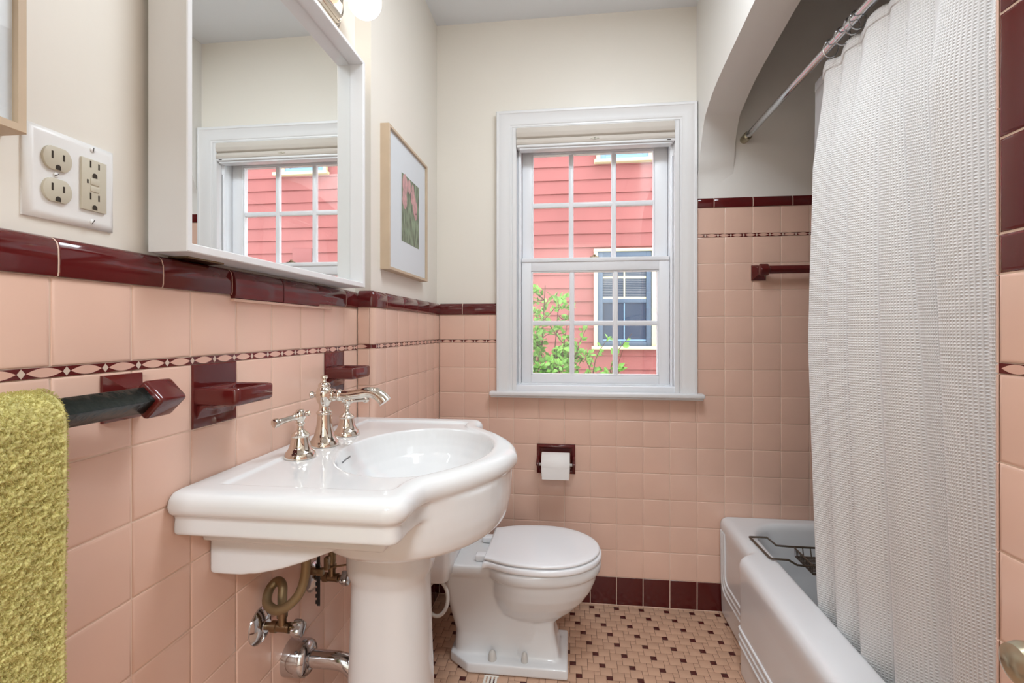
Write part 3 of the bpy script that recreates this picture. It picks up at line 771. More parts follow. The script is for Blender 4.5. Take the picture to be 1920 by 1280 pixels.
def handle(x, y, end):
    h = obj('faucet_handle', G().lathe(HP, Matrix.Translation((x, y, ZD)), 36), 'chrome', SK)
    o_ = Vector((x, y, ZD+.084)); e = Vector(end); d = (e-o_); L = d.length; R = d.to_track_quat('Z', 'Y').to_matrix().to_4x4()
    Mx = Matrix.Translation(o_) @ R
    l = obj('lever', G().lathe([(.0060, .008), (.0085, .0105), (.0088, .013), (.0070, .0150), (.0060, .017), (.0058, .022), (.0060, L-.018), (.0066, L-.012), (.0062, L-.0105), (.0078, L-.0095), (.0091, L-.007), (.0093, L-.003), (.0088, L), (.0070, L+.0012), (.0001, L+.002)], Mx, 28), 'chrome', h)
    obj('finial', G().lathe([(.0050, -.008), (.0060, -.011), (.0042, -.014), (.0042, -.0165), (.0062, -.0185), (.0058, -.021), (.0001, -.0225)], Mx, 24), 'chrome', h)
handle(-.5422, .923, (-.561, .864, ZD+.078))
handle(-.5439, 1.132, (-.520, 1.196, ZD+.079))
# pop-up linkage under the basin
g = G(); xs, ysx = -.556, 1.02
g.box(xs-.0035, xs+.0035, ysx-.001, ysx+.001, .549, .700, 0)
for i in range(7): g.box(xs-.0068, xs-.003, ysx-.001, ysx+.001, .553+i*.0135, .561+i*.0135)
obj('pop_up_strap', g, 'blk', SK)
g = G(); g.tube([(-.590, 1.02, .626), (-.53, 1.02, .636), (-.46, 1.02, .650)], .0022, 8); g.box(-.572, -.540, 1.008, 1.018, .622, .636, .001); g.box(-.536, -.526, 1.004, 1.018, .636, .664, .002)
obj('pop_up_rod', g, 'dull', SK)

# ------------------------------------------------------------------ valves and drain at the wall
def valve(name, label, y, z, hose):
    t = thing(name, label, 'valve', (XL, y, z))
    obj('escutcheon', G().lathe([(.036, 0), (.0355, .003), (.030, .008), (.020, .0125), (.013, .014), (.0125, .016)], RX(XL, y, z), 36), 'chrome2', t)
    obj('valve_body', G().lathe([(.0075, .010), (.0075, .026), (.0115, .027), (.0115, .038), (.0095, .039), (.0095, .060), (.0105, .061), (.0105, .066), (.006, .067), (.006, .078)], RX(XL, y, z), 20).lathe([(.0085, 0), (.0085, .020), (.0105, .021), (.0105, .031), (.008, .032), (.0075, .045)], Matrix.Translation((XL+.049, y, z)), 18), 'dull', t)
    hd = G()
    for i in range(1):
        rr = []
        for zz_, k in ((.074, .75), (.076, 1), (.088, 1.0), (.092, .85), (.0935, .5)):
            ring = []
            for j in range(32):
                a = 2*PI*j/32; r = k*(.0165+.0018*math.cos(4*a))
                ring.append(RX(XL, y, z) @ Vector((r*math.cos(a), r*math.sin(a), zz_)))
            rr.append(ring)
        hd.loft(rr)
    obj('valve_handle', hd, 'chrome2', t)
    if hose: obj('supply_hose', G().tube(smooth_path(hose, 8), .0090, 14), 'braid', t)
    return t
xT = XL+.049
valve('supply_valve', 'nickel shut-off valve with looped braided hose left of the sink pedestal, above the drain flange', .9115, .566,
      [(xT, .9115, .606), (xT, .9115, .628), (xT-.004, .918, .646), (xT-.020, .926, .650), (xT-.030, .915, .638), (xT-.022, .895, .622), (xT+.004, .884, .616), (xT+.028, .886, .625), (xT+.048, .893, .648), (xT+.056, .898, .680), (xT+.058, .90, .72), (xT+.058, .90, .742)])
valve('supply_valve', 'nickel shut-off valve behind the black toothed strap under the sink', 1.117, .562, [(xT, 1.117, .60), (xT, 1.117, .64), (xT-.004, 1.11, .70), (xT-.005, 1.105, .745)])
dt = thing('drain_pipe', 'chrome waste pipe with deep round wall flange beside the pedestal', 'pipe', (XL, 1.017, .433))
obj('wall_flange', G().lathe([(.0385, 0), (.0388, .004), (.0385, .038), (.036, .046), (.030, .051), (.022, .053), (.0205, .052)], RX(XL, 1.017, .433), 40), 'chrome2', dt)
obj('pipe', G().tube(smooth_path([(XL+.02, 1.017, .433), (XL+.08, 1.0172, .433), (XL+.115, 1.0178, .432), (XL+.135, 1.019, .425), (XL+.150, 1.021, .408), (XL+.155, 1.0235, .385), (XL+.156, 1.024, .33)], 7), .0185, 22), 'chrome2', dt)

# ------------------------------------------------------------------ mirror cabinet
MR = thing('wall_mirror', 'large square mirror in a deep white frame above the sink', 'mirror', (XL, .967, 1.281))
X1, X0 = -.5625, -.626
my0, my1, mz0, mz1 = .6545, 1.2835, 1.2805, 1.9045
g = G()
def ringrect(y0, y1, z0, z1, x): return [(x, y0, z0), (x, y1, z0), (x, y1, z1), (x, y0, z1)]
g.loft([ringrect(my0, my1, mz0, mz1, X0), ringrect(my0, my1, mz0, mz1, X1-.0015), ringrect(my0+.0015, my1-.0015, mz0+.0015, mz1-.0015, X1),
        ringrect(my0+.0095, my1-.0125, mz0+.0115, mz1-.0095, X1), ringrect(my0+.011, my1-.014, mz0+.013, mz1-.011, X1-.0015), ringrect(my0+.011, my1-.014, mz0+.013, mz1-.011, X0)], False, False)
g.box(XL-TH, X0, my0+.01, my1-.01, mz0+.012, mz1-.012)
obj('frame', g, 'trim', MR)
obj('mirror_glass', G().box(-.606, -.600, my0+.0115, my1-.0145, mz0+.0135, mz1-.0115), 'mirror', MR)
obj('hanging_cleat', G().box(-.6345, -.60, .70, .78, mz0-.003, mz0-.0002), 'dull', MR)

# ------------------------------------------------------------------ vanity light
VL = thing('vanity_light', 'chrome ribbed bath light bar with one round glowing bulb and two added unseen fill bulbs above the mirror', 'light', (XL-TH, .95, 2.045))
g = G()
xw = XL-TH
profv = [(.062, 0), (.062, .006), (.058, .010), (.055, .006), (.051, .014), (.047, .010), (.043, .019), (.039, .015), (.034, .026), (.030, .030), (0, .032)]
rings = []
for h, d in profv:
    rr = []
    y0, y1, zc = .66, 1.275, 2.035
    ins = .062-h
    for i in range(13):
        a = PI/2-PI*i/12; rr.append((xw+d, y1-.03+(h-.02 if h > .03 else h*.33)*math.cos(a)-.012, zc+h*math.sin(a)))
    for i in range(13):
        a = -PI/2-PI*i/12; rr.append((xw+d, y0+.03+(h-.02 if h > .03 else h*.33)*math.cos(a)+.012, zc+h*math.sin(a)))
    rings.append(rr)
g.loft(rings, False, True); obj('backplate', g, 'chrome', VL, 25)
for a0, e in (((xw+.026, 1.185, 2.056), (-.548, 1.2465, 2.0485)), ((xw+.026, .94, 2.05), (-.53, .94, 2.05)), ((xw+.026, .70, 2.05), (-.53, .70, 2.05))):  # first bulb is in view; the two nearer ones are unseen, added as fill
    a0, e = Vector(a0), Vector(e); d = (e-a0); L = d.length
    Mx = Matrix.Translation(a0) @ d.to_track_quat('Z', 'Y').to_matrix().to_4x4()
    obj('lamp_holder', G().lathe([(.030, -.006), (.031, 0), (.026, .006), (.028, .010), (.022, .016), (.024, .020), (.022, .028), (.0195, .030)], Mx, 32), 'chrome', VL)
    bu = obj('bulb', G().lathe([(.0001, L+.0445)]+[(.0445*math.sin(PI*i/20), L+.0445*math.cos(PI*i/20)) for i in range(1, 17)]+[(.0215, L-.035)], Mx, 40), 'bulb' if a0.y > 1.1 else 'fillbulb', VL)
    obj('bulb_neck', G().lathe([(.0185, .022), (.0200, L-.050), (.0228, L-.037)], Mx, 32), 'bulbneck', bu)

# ------------------------------------------------------------------ pictures
def uvquad(name, pts, m, parent):
    me = bpy.data.meshes.new(name); me.from_pydata(pts, [], [(0, 1, 2, 3)]); me.materials.append(M[m])
    uv = me.uv_layers.new(name='UVMap')
    for i, c in enumerate(((0, 0), (1, 0), (1, 1), (0, 1))): uv.data[i].uv = c
    o = bpy.data.objects.new(name, me); COL.objects.link(o); o.parent = parent; o.matrix_parent_inverse = parent.matrix_basis.inverted(); return o
def picture(name, label, xw, y0, y1, z0, z1, art, depth=.033):
    t = thing(name, label, 'picture', (xw, (y0+y1)/2, z0)); fw = .009
    g = G(); xf = xw+depth
    g.loft([ringrect(y0, y1, z0, z1, xw), ringrect(y0, y1, z0, z1, xf-.001), ringrect(y0+.001, y1-.001, z0+.001, z1-.001, xf), ringrect(y0+fw, y1-fw, z0+fw, z1-fw, xf), ringrect(y0+fw, y1-fw, z0+fw, z1-fw, xf-.01)], True, False)
    obj('frame', g, 'wood', t)
    obj('mount', G().box(xf-.012, xf-.008, y0+fw-.002, y1-fw+.002, z0+fw-.002, z1-fw+.002), 'mat', t)
    if art:
        a0, a1, b0, b1 = art
        pr_ = uvquad('print', [(xf-.0075, a0, b0), (xf-.0075, a1, b0), (xf-.0075, a1, b1), (xf-.0075, a0, b1)], 'art', t)
        fl = G(); rr = random.Random(5); w, h = a1-a0, b1-b0
        for (u, v, s) in ((.18, .86, .19), (.42, .88, .13), (.16, .64, .18), (.62, .76, .17), (.74, .64, .19), (.62, .88, .10), (.78, .53, .12)):
            cy, cz = a0+u*w, b0+v*h
            for k in range(9):
                ang = k*2*PI/9+rr.random(); q = s*w*.55; py, pz = cy+q*.6*math.cos(ang), cz+q*.9*math.sin(ang)
                fl.add([(xf-.0072+.00004*k, py+q*.75*math.cos(j*PI/4), pz+q*math.sin(j*PI/4)) for j in range(8)], [tuple(range(8))])
        obj('painted_bloom', fl, 'bloom', pr_, smooth=False)
    obj('glazing', G().box(xf-.0055, xf-.004, y0+fw-.001, y1-fw+.001, z0+fw-.001, z1-fw+.001), 'picglass', t)
    return t
# far picture: measured on its front plane
pxw = XF-.0155
picture('flower_picture', 'framed pink flower print hanging left of the window above the toilet', pxw, 1.447, 1.855, 1.354, 1.8085, (1.578, 1.767, 1.467, 1.698), .030)
picture('framed_picture', 'pale wood picture frame at the left edge above the outlet', XL-TH, .14, .4735, 1.382, 1.72, (.24, .36, 1.47, 1.63), .033)

# ------------------------------------------------------------------ outlet plate
xo = XL-TH
OP = thing('outlet_plate', 'white double outlet cover plate left of the mirror', 'outlet', (xo, .535, 1.35))
oy0, oy1, oz0, oz1 = .492, .604, 1.2985, 1.4095
g = G(); g.loft([ringrect(oy0, oy1, oz0, oz1, xo), ringrect(oy0, oy1, oz0, oz1, xo+.003), ringrect(oy0+.006, oy1-.006, oz0+.006, oz1-.006, xo+.0075), ringrect(oy0+.009, oy1-.009, oz0+.009, oz1-.009, xo+.008)], True, True)
obj('cover_plate', g, 'plate', OP, 60)
zc0 = (oz0+oz1)/2
def slots(g, y, z, s=1):
    g.box(xo+.0102, xo+.0118, y-.0078*s, y-.0056*s, z-.001, z+.008); g.box(xo+.0102, xo+.0118, y+.0056*s, y+.0078*s, z-.001, z+.0068)
    g.add([(xo+.0118, y+.0033*math.cos(a), z-.0105+.0033*math.sin(a)) for a in [PI*i/8 for i in range(9)]]+[(xo+.0118, y-.0033, z-.0135), (xo+.0118, y+.0033, z-.0135)], [tuple(range(11))])
yd = .5245
for dz in (.0195, -.0195):
    pts = []
    for i in range(24):
        a = 2*PI*i/24; pts.append((yd+.0172*math.cos(a), max(-.0142, min(.0142, .0172*math.sin(a)))+zc0+dz))
    r = obj('receptacle', G().prism(pts, 'x', xo+.004, xo+.0115, bev=.0006), 'almond', OP)
    s_ = G(); slots(s_, yd, zc0+dz); obj('slot', s_, 'slot', r)
yg = .5705
r = obj('ground_fault_receptacle', G().box(xo+.004, xo+.0115, yg-.0168, yg+.0168, zc0-.0338, zc0+.0338, .001), 'almond', OP)
s_ = G(); slots(s_, yg, zc0+.0235, .85); slots(s_, yg, zc0-.0185, .85); s_.box(xo+.0105, xo+.0118, yg-.0105, yg-.0085, zc0+.001, zc0+.006); obj('slot', s_, 'slot', r)
b_ = G(); b_.box(xo+.010, xo+.0126, yg-.006, yg+.006, zc0+.0005, zc0+.0085, .0008); obj('test_button', b_, 'almond', r)
b_ = G(); b_.box(xo+.010, xo+.0126, yg-.006, yg+.006, zc0-.0085, zc0-.0015, .0008); obj('reset_button', b_, 'almond', r)
for (y, z, a) in ((yd, zc0, .6), (yg, zc0+.0475, 1.4), (yg, zc0-.0475, 1.0)):
    s = obj('screw', G().lathe([(.0034, .007), (.0034, .0088), (.0025, .0095), (.0001, .0097)], RX(xo, y, z), 16), 'plate', OP)
    obj('screw_slot', G().box(-.0004, .0003, -.003, .003, -.0004, .0004, M4=Matrix.Translation((xo+.0097, y, z)) @ Matrix.Rotation(a, 4, 'X')), 'slot', s)

# ------------------------------------------------------------------ towel rails
def diamond(axis, c, hd, a, b, bev, flat=1.0):
    """square bar turned on edge; axis 'y' or 'x'"""
    p, z = c
    return [(p-hd*flat, z), (p, z-hd), (p+hd*flat, z), (p, z+hd)]
TB = thing('towel_bar', 'black towel bar on maroon ceramic bracket holding the olive towel', 'towel rail', (XL, .607, 1.068))
def frust(g, fr4, a0, a1, b0, b1, h, ins):
    pass
g = G(); ringp = lambda y0, y1, z0, z1, x: [(x, y0, z0), (x, y1, z0), (x, y1, z1), (x, y0, z1)]
g.loft([ringp(.5765, .6365, 1.038, 1.102, XL-.002), ringp(.5765, .6365, 1.038, 1.102, XL+.004), ringp(.5785, .6345, 1.040, 1.100, XL+.0065), ringp(.594, .621, 1.052, 1.084, XL+.020), ringp(.600, .616, 1.056, 1.080, XL+.050)])
br = obj('bracket', g, 'maroonc', TB, 30)
obj('bracket_head', G().prism(diamond('y', (-.5775, 1.0675), .0285, 0, 0, 0), 'y', .596, .642, bev=.0055, seg=3), 'maroonc', br)
obj('bar', G().prism(diamond('y', (-.5775, 1.0675), .0185, 0, 0, 0), 'y', -.02, .600, bev=.0012), 'bar', TB)
br2 = obj('bracket', G().loft([[(x, y-.62, z) for x, y, z in r] for r in (ringp(.5765, .6365, 1.038, 1.102, XL-.002), ringp(.5785, .6345, 1.040, 1.100, XL+.0065), ringp(.600, .616, 1.056, 1.080, XL+.050))]), 'maroonc', TB, 30)
obj('bracket_head', G().prism(diamond('y', (-.5775, 1.0675), .0285, 0, 0, 0), 'y', -.028, .018, bev=.0055, seg=3), 'maroonc', br2)

TR = thing('towel_bar', 'maroon ceramic towel bar on the tub wall right of the window', 'towel rail', (.755, D, 1.40))
ringq = lambda x0, x1, z0, z1, y: [(x0, y, z0), (x1, y, z0), (x1, y, z1), (x0, y, z1)]
for dx in (0, .44):
    g = G(); g.loft([ringq(.738+dx, .794+dx, 1.366, 1.428, D+.002), ringq(.738+dx, .794+dx, 1.366, 1.428, D-.005), ringq(.741+dx, .791+dx, 1.369, 1.425, D-.008), ringq(.755+dx, .780+dx, 1.385, 1.415, D-.024), ringq(.759+dx, .776+dx, 1.39, 1.414, D-.05)])
    br = obj('bracket', g, 'maroonc', TR, 30)
    obj('bracket_head', G().prism([(D-.045-.026, 1.405), (D-.045, 1.379), (D-.045+.026, 1.405), (D-.045, 1.431)], 'x', .752+dx, .790+dx, bev=.006, seg=3), 'maroonc', br)
obj('bar', G().prism([(D-.045-.0165, 1.405), (D-.045, 1.3885), (D-.045+.0165, 1.405), (D-.045, 1.4215)], 'x', .785, 1.196, bev=.001), 'maroonc', TR)

# ------------------------------------------------------------------ olive towel
TW = thing('bath_towel', 'olive green plush towel folded over the black bar', 'towel', (-.577, .25, 1.09))
def towel():
    prof = []
    zt = 1.0675
    ZS = [.62, .65, .68, .71]+[.735+(zt-.735)*i/275 for i in range(276)]
    for z in ZS: prof.append((-.5475-.0015*math.sin(z*17), z))
    NF = len(ZS)
    R = .031
    for i in range(1, 60):
        a = PI*i/60; prof.append((-.5785+R*math.cos(a), zt+.0275*math.sin(a)))
    for i in range(40): prof.append((-.6095+.0012*math.sin(i*.2), zt-(zt-.66)*i/39))
    y0, y1 = .10, .465
    rng2 = random.Random(3); rows = []; nors = []
    m = len(prof); vs = []; fs = []
    N = []
    for i in range(m):
        a, b = prof[max(i-1, 0)], prof[min(i+1, m-1)]; tx, tz = b[0]-a[0], b[1]-a[1]; L = math.hypot(tx, tz); N.append((tz/L, -tx/L))
    th = .012
    def pt(i, y, s):
        x, z = prof[i]; nx, nz = N[i]
        wob = .004*math.sin(y*21+z*3)*min(1, max(0, (1.03-z)*4)) if i < NF else 0
        vd = mnoise.voronoi(Vector((y*300, z*300, x*300)))[0][0]
        d = .0030*(.55-vd)+.0012*mnoise.noise(Vector((y*60, z*60, 7)))+.0016*mnoise.noise(Vector((y*150, z*150, s*9+i*.0)))+.0014*mnoise.noise(Vector((y*420, z*420, 3.3)))+wob
        if s > 0: return (x+nx*d, y, z+nz*d)
        return (x-nx*th, y, z-nz*th)
    # outer sheet, far edge rounded into the inner sheet
    ys = [.10, .15, .20, .25, .29, .32, .34, .355]+[.365+(y1-.365)*j/82 for j in range(83)]
    for i in range(m):
        row = [pt(i, y, 1) for y in ys]
        x, z = prof[i]; nx, nz = N[i]
        for k in range(1, 6):
            a = PI*k/6; row.append((x-nx*th/2+nx*th/2*math.cos(a), y1+.0065*math.sin(a)+.001*mnoise.noise(Vector((k*.9, z*240, 1))), z-nz*th/2+nz*th/2*math.cos(a)))
        row += [pt(i, y, -1) for y in reversed(ys[::9])]
        rows.append(row)
    g = G(); g.loft(rows, False, False, False)
    c = obj('towel_cloth', g, 'towel', TW, 180)
    # pile: short curled tufts over the outside
    p = G(); PN = []
    for _ in range(70000):
        i = rng2.randrange(5, NF+34); edge = rng2.random() < .06
        y = rng2.uniform(.385, y1) if not edge else y1+.004
        x, z = prof[i]; nx, nz = N[i]; zj = rng2.uniform(-.004, .004)
        if edge:
            base = Vector((x-nx*rng2.uniform(0, th), y, z+zj)); d = Vector((rng2.uniform(-.3, .3), 1, rng2.uniform(-.6, .3)))
        else:
            q = pt(i, y, 1); base = Vector((q[0]-nx*.0015, y, q[2]-nz*.0015+zj)); d = Vector((nx, rng2.uniform(-.7, .7), nz+rng2.uniform(-.8, .3)))
        d.normalize(); L = rng2.uniform(.0012, .0030); w = rng2.uniform(.0003, .0006); a = d.cross(Vector((rng2.uniform(-1, 1), rng2.uniform(-1, 1), rng2.uniform(-1, 1)))).normalized()*w
        bnd = Vector((rng2.uniform(-1, 1), rng2.uniform(-1, 1), -.6))*L*.4
        nn = Vector((nx, 0, nz)) if not edge else Vector((0, 1, 0))
        nn = (nn+d*.35).normalized(); PN.extend([nn]*5)
        if a.cross(d).dot(nn) < 0: a = -a
        p.add([base-a, base+a, base+d*L*.6+a*.8+bnd*.3, base+d*L*.6-a*.8+bnd*.3, base+d*L+bnd], [(0, 1, 2, 3), (3, 2, 4)])
    o = obj('pile', p, 'pile', c, recalc=False, smooth=False); o['kind'] = 'stuff'
towel()

# ------------------------------------------------------------------ soap dishes
def soap(label, yc):
    t = thing('soap_dish', label, 'soap dish', (XL, yc, 1.04)); z0, z1 = ROWS[-2]+DZ, ROWS[-1]+DZ; y0, y1 = yc-.0535, yc+.0535
    g = G(); g.loft([ringp(y0, y1, z0+.001, z1-.001, XL-.003), ringp(y0, y1, z0+.001, z1-.001, XL-.0005), ringp(y0+.002, y1-.002, z0+.003, z1-.003, XL+.0012)])
    obj('back_tile', g, 'maroonc', t)
    zb, zt = 1.0375, 1.0665; xf = XL+.0795
    g = G()
    def rr(ins, z, x0=XL+.0008): 
        c = .010-ins*.5; a0, a1, b1 = yc-.051+ins, yc+.051-ins, xf-ins
        P = [(x0+max(0, ins-.001), a0, z)]
        for k in range(5):
            a = -PI/2+PI/2*k/4; P.append((b1-c+c*math.cos(a), a0+c+c*math.sin(a), z))
        for k in range(5):
            a = PI/2*k/4; P.append((b1-c+c*math.cos(a), a1-c+c*math.sin(a), z))
        P.append((x0+max(0, ins-.001), a1, z)); return P
    g.loft([rr(.012, zb-.001), rr(.004, zb), rr(.001, zb+.003), rr(0, zb+.008), rr(0, zt-.004), rr(.001, zt-.001), rr(.003, zt), rr(.006, zt-.0005), rr(.008, zt-.004), rr(.010, zb+.010), rr(.014, zb+.007)])
    tr = obj('tray', g, 'maroonc', t, 60)
    g = G(); pts = [(XL+.0008, 1.013), (XL+.003, 1.017), (XL+.007, 1.025), (XL+.014, 1.032), (XL+.026, zb-.001), (XL+.030, zb+.001), (XL+.0008, zb+.001)]
    g.prism([(x, z) for x, z in pts], 'y', yc-.045, yc+.045, bev=.001); obj('corbel', g, 'maroonc', t, 50)
soap('maroon ceramic soap shelf between towel bar and faucet', .7885)
soap('maroon ceramic soap shelf behind the faucet near the wall corner', 1.2265)

# ------------------------------------------------------------------ toilet paper
TPH = thing('paper_holder', 'square maroon ceramic toilet paper holder below the window', 'toilet paper holder', (-.057, D, .552))
x0, x1, z0, z1 = -.139, .0245, .551, .676
g = G()
g.loft([ringq(x0, x1, z0, z1, D+.002), ringq(x0, x1, z0, z1, D-.008), ringq(x0+.003, x1-.003, z0+.003, z1-.003, D-.013), ringq(x0+.010, x1-.010, z0+.010, z1-.010, D-.016), ringq(x0+.016, x1-.016, z0+.016, z1-.016, D-.012), ringq(x0+.018, x1-.018, z0+.018, z1-.018, D-.001)], True, True)
obj('frame', g, 'maroonc', TPH)
for xx in (x0+.0065, x1-.0065):
    g = G(); g.loft([[(xx+s*.0065, D-.012-.056*u, zc_+s2*.016*(1-.45*u)) for s, s2 in ((-1, -1), (1, -1), (1, 1), (-1, 1))] for u, zc_ in ((0, .608), (.5, .605), (1, .602))])
    bmx = G().prism([(D-.008, .585), (D-.045, .592), (D-.068, .598), (D-.070, .607), (D-.062, .614), (D-.03, .624), (D-.008, .632)], 'x', xx-.0065, xx+.0065, bev=.003)
    obj('ear', bmx, 'maroonc', TPH)
obj('roller', G().lathe([(.006, -.068), (.006, .068)], Matrix.Translation((-.0572, D-.060, .603)) @ Matrix.Rotation(PI/2, 4, 'Y'), 16), 'hose', TPH)
TP = thing('toilet_paper_roll', 'white toilet paper roll in the maroon holder', 'toilet paper', (-.0572, D-.060, .549))
Mx = Matrix.Translation((-.0572, D-.060, .6030)) @ Matrix.Rotation(PI/2, 4, 'Y')
g = G(); rings = []
for r, x in ((.021, -.058), (.0488, -.058), (.0505, -.0565), (.0505, .0565), (.0488, .058), (.021, .058), (.021, -.058)):
    rings.append([Mx @ Vector((r*math.cos(2*PI*i/48), r*math.sin(2*PI*i/48), x)) for i in range(48)])
g.loft(rings, False, False); obj('roll', g, 'paper', TP, 50)
sg = G(); sg.loft([[(x, D-.1112, .603) for x in (-.112, -.0024)], [(x, D-.1116, .588) for x in (-.112, -.0024)], [(x, D-.1106, .566) for x in (-.112, -.0024)], [(x, D-.1095, .555) for x in (-.112, -.0024)]], False, False, False)
obj('loose_sheet', sg, 'paper', TP)

# ------------------------------------------------------------------ toilet
YT = 1.722
TO = thing('toilet', 'white toilet with closed lid standing left of the tub', 'toilet', (-.2, YT, 0))
def egg(xb, xf, hw, z, flat=.0, n=56, sq=2.25):
    """plan shape: rounded back at xb, elliptical nose at xf"""
    cx = xf-(xf-xb)*.56; out = []
    for i in range(n):
        a = 2*PI*i/n; c, s_ = math.cos(a), math.sin(a)
        if c >= 0: x = cx+(xf-cx)*abs(c)**(2/2.1)*1; y = hw*(abs(s_)**(2/2.1))*(1 if s_ >= 0 else -1)
        else: x = cx-(cx-xb)*abs(c)**(2/sq); y = hw*(abs(s_)**(2/sq))*(1 if s_ >= 0 else -1)
        out.append((x, YT+y, z))
    return out
g = G()
# rim band and bowl
g.loft([egg(-.30, .096, .158, .326), egg(-.31, .107, .166, .332), egg(-.315, .1105, .169, .345), egg(-.315, .1105, .169, .362), egg(-.31, .106, .165, .3675), egg(-.305, .10, .16, .3685)])
g.loft([egg(-.20, -.035, .055, .150), egg(-.24, -.015, .078, .168), egg(-.27, .018, .105, .195), egg(-.28, .052, .128, .230), egg(-.29, .078, .146, .268), egg(-.295, .092, .154, .302), egg(-.295, .096, .157, .335)])
# trapway body and front column
def rrect(x0, x1, hw, z, r=.03, n=6, yc=YT):
    out = []
    for cx, cy, a0 in ((x1-r, yc+hw-r, 0), (x0+r, yc+hw-r, PI/2), (x0+r, yc-hw+r, PI), (x1-r, yc-hw+r, 3*PI/2)):
        for k in range(n+1):
            a = a0+PI/2*k/n; out.append((cx+r*math.cos(a), cy+r*math.sin(a), z))
    return out
g.loft([rrect(-.405, -.10, .060, .0), rrect(-.405, -.10, .061, .055), rrect(-.400, -.11, .066, .11), rrect(-.415, -.12, .080, .18), rrect(-.432, -.14, .098, .26), rrect(-.438, -.18, .109, .31), rrect(-.44, -.20, .112, .345)])
g.loft([rrect(-.18, -.028, .080, .0, .02), rrect(-.18, -.036, .070, .06, .02), rrect(-.18, -.052, .058, .12, .02), rrect(-.18, -.055, .06, .165, .02), rrect(-.18, -.035, .07, .21, .02)])
# deck under the tank
g.loft([rrect(-.50, -.245, .105, .318, .03), rrect(-.515, -.24, .118, .332, .03), rrect(-.518, -.24, .122, .345, .03), rrect(-.518, -.24, .122, .364, .03), rrect(-.512, -.245, .117, .3695, .03)])
# plinth
pl_ = [(-.418, YT-.055), (-.345, YT-.112), (-.005, YT-.112), (-.005, YT+.112), (-.345, YT+.112), (-.418, YT+.055)]
g.prism(pl_, 'z', 0.001, .036)
bake('bowl', g, 'porc', TO, .0045, 7)
def seatshape(k, z, nose, hw, back, xb):
    cx = -.095; P = []
    for i in range(33):
        a_ = -PI/2+PI*i/32; P.append((cx+(nose-k-cx)*math.cos(a_), (hw-k)*math.sin(a_)))
    side = [(-.13, .995), (-.17, .97), (-.205, .925), (-.238, .855), (-.258, .80), (-.272, .765), (xb, back)]
    sp_ = [(min(x, cx) if x > xb+k else xb+k, hw*f-k) for x, f in side]
    P += [(x, y) for x, y in sp_]+[(x, -y) for x, y in reversed(sp_)]
    return [(x, YT+y, z) for x, y in P]
sr = lambda k, z: seatshape(k, z, .1115, .172, .80, -.289)
lr = lambda k, z: seatshape(k, z, .1050, .1675, .745, -.284)
st = G(); st.loft([sr(.005, .3690), sr(.001, .3715), sr(0, .376), sr(0, .3860), sr(.004, .3898)]); obj('seat', st, 'plast', TO, 50)
li = G(); li.loft([lr(.016, .3895), lr(.013, .3940), lr(.001, .3948), lr(0, .3965), lr(0, .4000), lr(.002, .4025), lr(.008, .4042), lr(.03, .4052), lr(.07, .4058)]); obj('lid', li, 'plast', TO, 50)
for dy in (-.072, .072):
    obj('hinge', G().box(-.322, -.272, YT+dy-.018, YT+dy+.018, .370, .392, .005, 3), 'plast', TO)
tk = G(); tk.loft([rrect(-.560, -.405, .185, .336, .02), rrect(-.563, -.394, .195, .345, .022), rrect(-.565, -.385, .205, .40, .024), rrect(-.565, -.378, .212, .66, .024)]); tank = obj('tank', tk, 'porc', TO, 60)
obj('tank_lid', G().loft([rrect(-.566, -.372, .216, .660, .02), rrect(-.567, -.366, .220, .667, .02), rrect(-.567, -.366, .220, .685, .02), rrect(-.562, -.370, .215, .692, .02)]), 'porc', TO, 60)
obj('flush_lever', G().lathe([(.009, 0), (.009, .01), (.004, .011), (.004, .02)], RX(-.378, YT-.15, .61), 16).box(-.362, -.354, YT-.155, YT-.085, .604, .616, .003), 'chrome', tank)
for px_, py_, s_ in ((-.263, YT-.085, 1.25), (-.152, YT-.083, 1.0)):
    obj('bolt_cap', G().lathe([(.0115*s_, .034), (.0120*s_, .040), (.0105*s_, .052), (.0085*s_, .062), (.004*s_, .068), (.0001, .0695)], Matrix.Translation((px_, py_, 0)), 20), 'hose', TO)
# coiled supply hose under the tank
hp_ = []
for i in range(40):
    a = 2*PI*1.15*i/39-PI*.3; hp_.append((-.441+.037*math.cos(a), 1.572+.016*i/39, .266+.056*math.sin(a)))
hq = [(-.441+.037*math.cos(2*PI*i/40), 1.578+.006*math.sin(2*PI*i/40), .266+.056*math.sin(2*PI*i/40)) for i in range(40)]
gh = G(); gh.tube(hq, .0062, 12, closed=True)
gh.tube(smooth_path([(-.441, 1.584, .322), (-.452, 1.592, .333), (-.458, 1.60, .345)], 5), .0062, 12)
gh.tube(smooth_path([(-.478, 1.578, .262), (-.50, 1.577, .250), (XF+.03, 1.575, .252)], 5), .0062, 12)
obj('supply_hose', gh, 'hose', TO)
TV = thing('supply_valve', 'small shut-off valve on the wall under the toilet tank', 'valve', (XF, 1.575, .255))
obj('escutcheon', G().lathe([(.025, 0), (.022, .006), (.010, .009), (.009, .03)], RX(XF, 1.575, .255), 24), 'chrome2', TV)
obj('valve_handle', G().lathe([(.008, .028), (.013, .030), (.013, .042), (.008, .045)], RX(XF, 1.575, .255), 20), 'chrome2', TV)

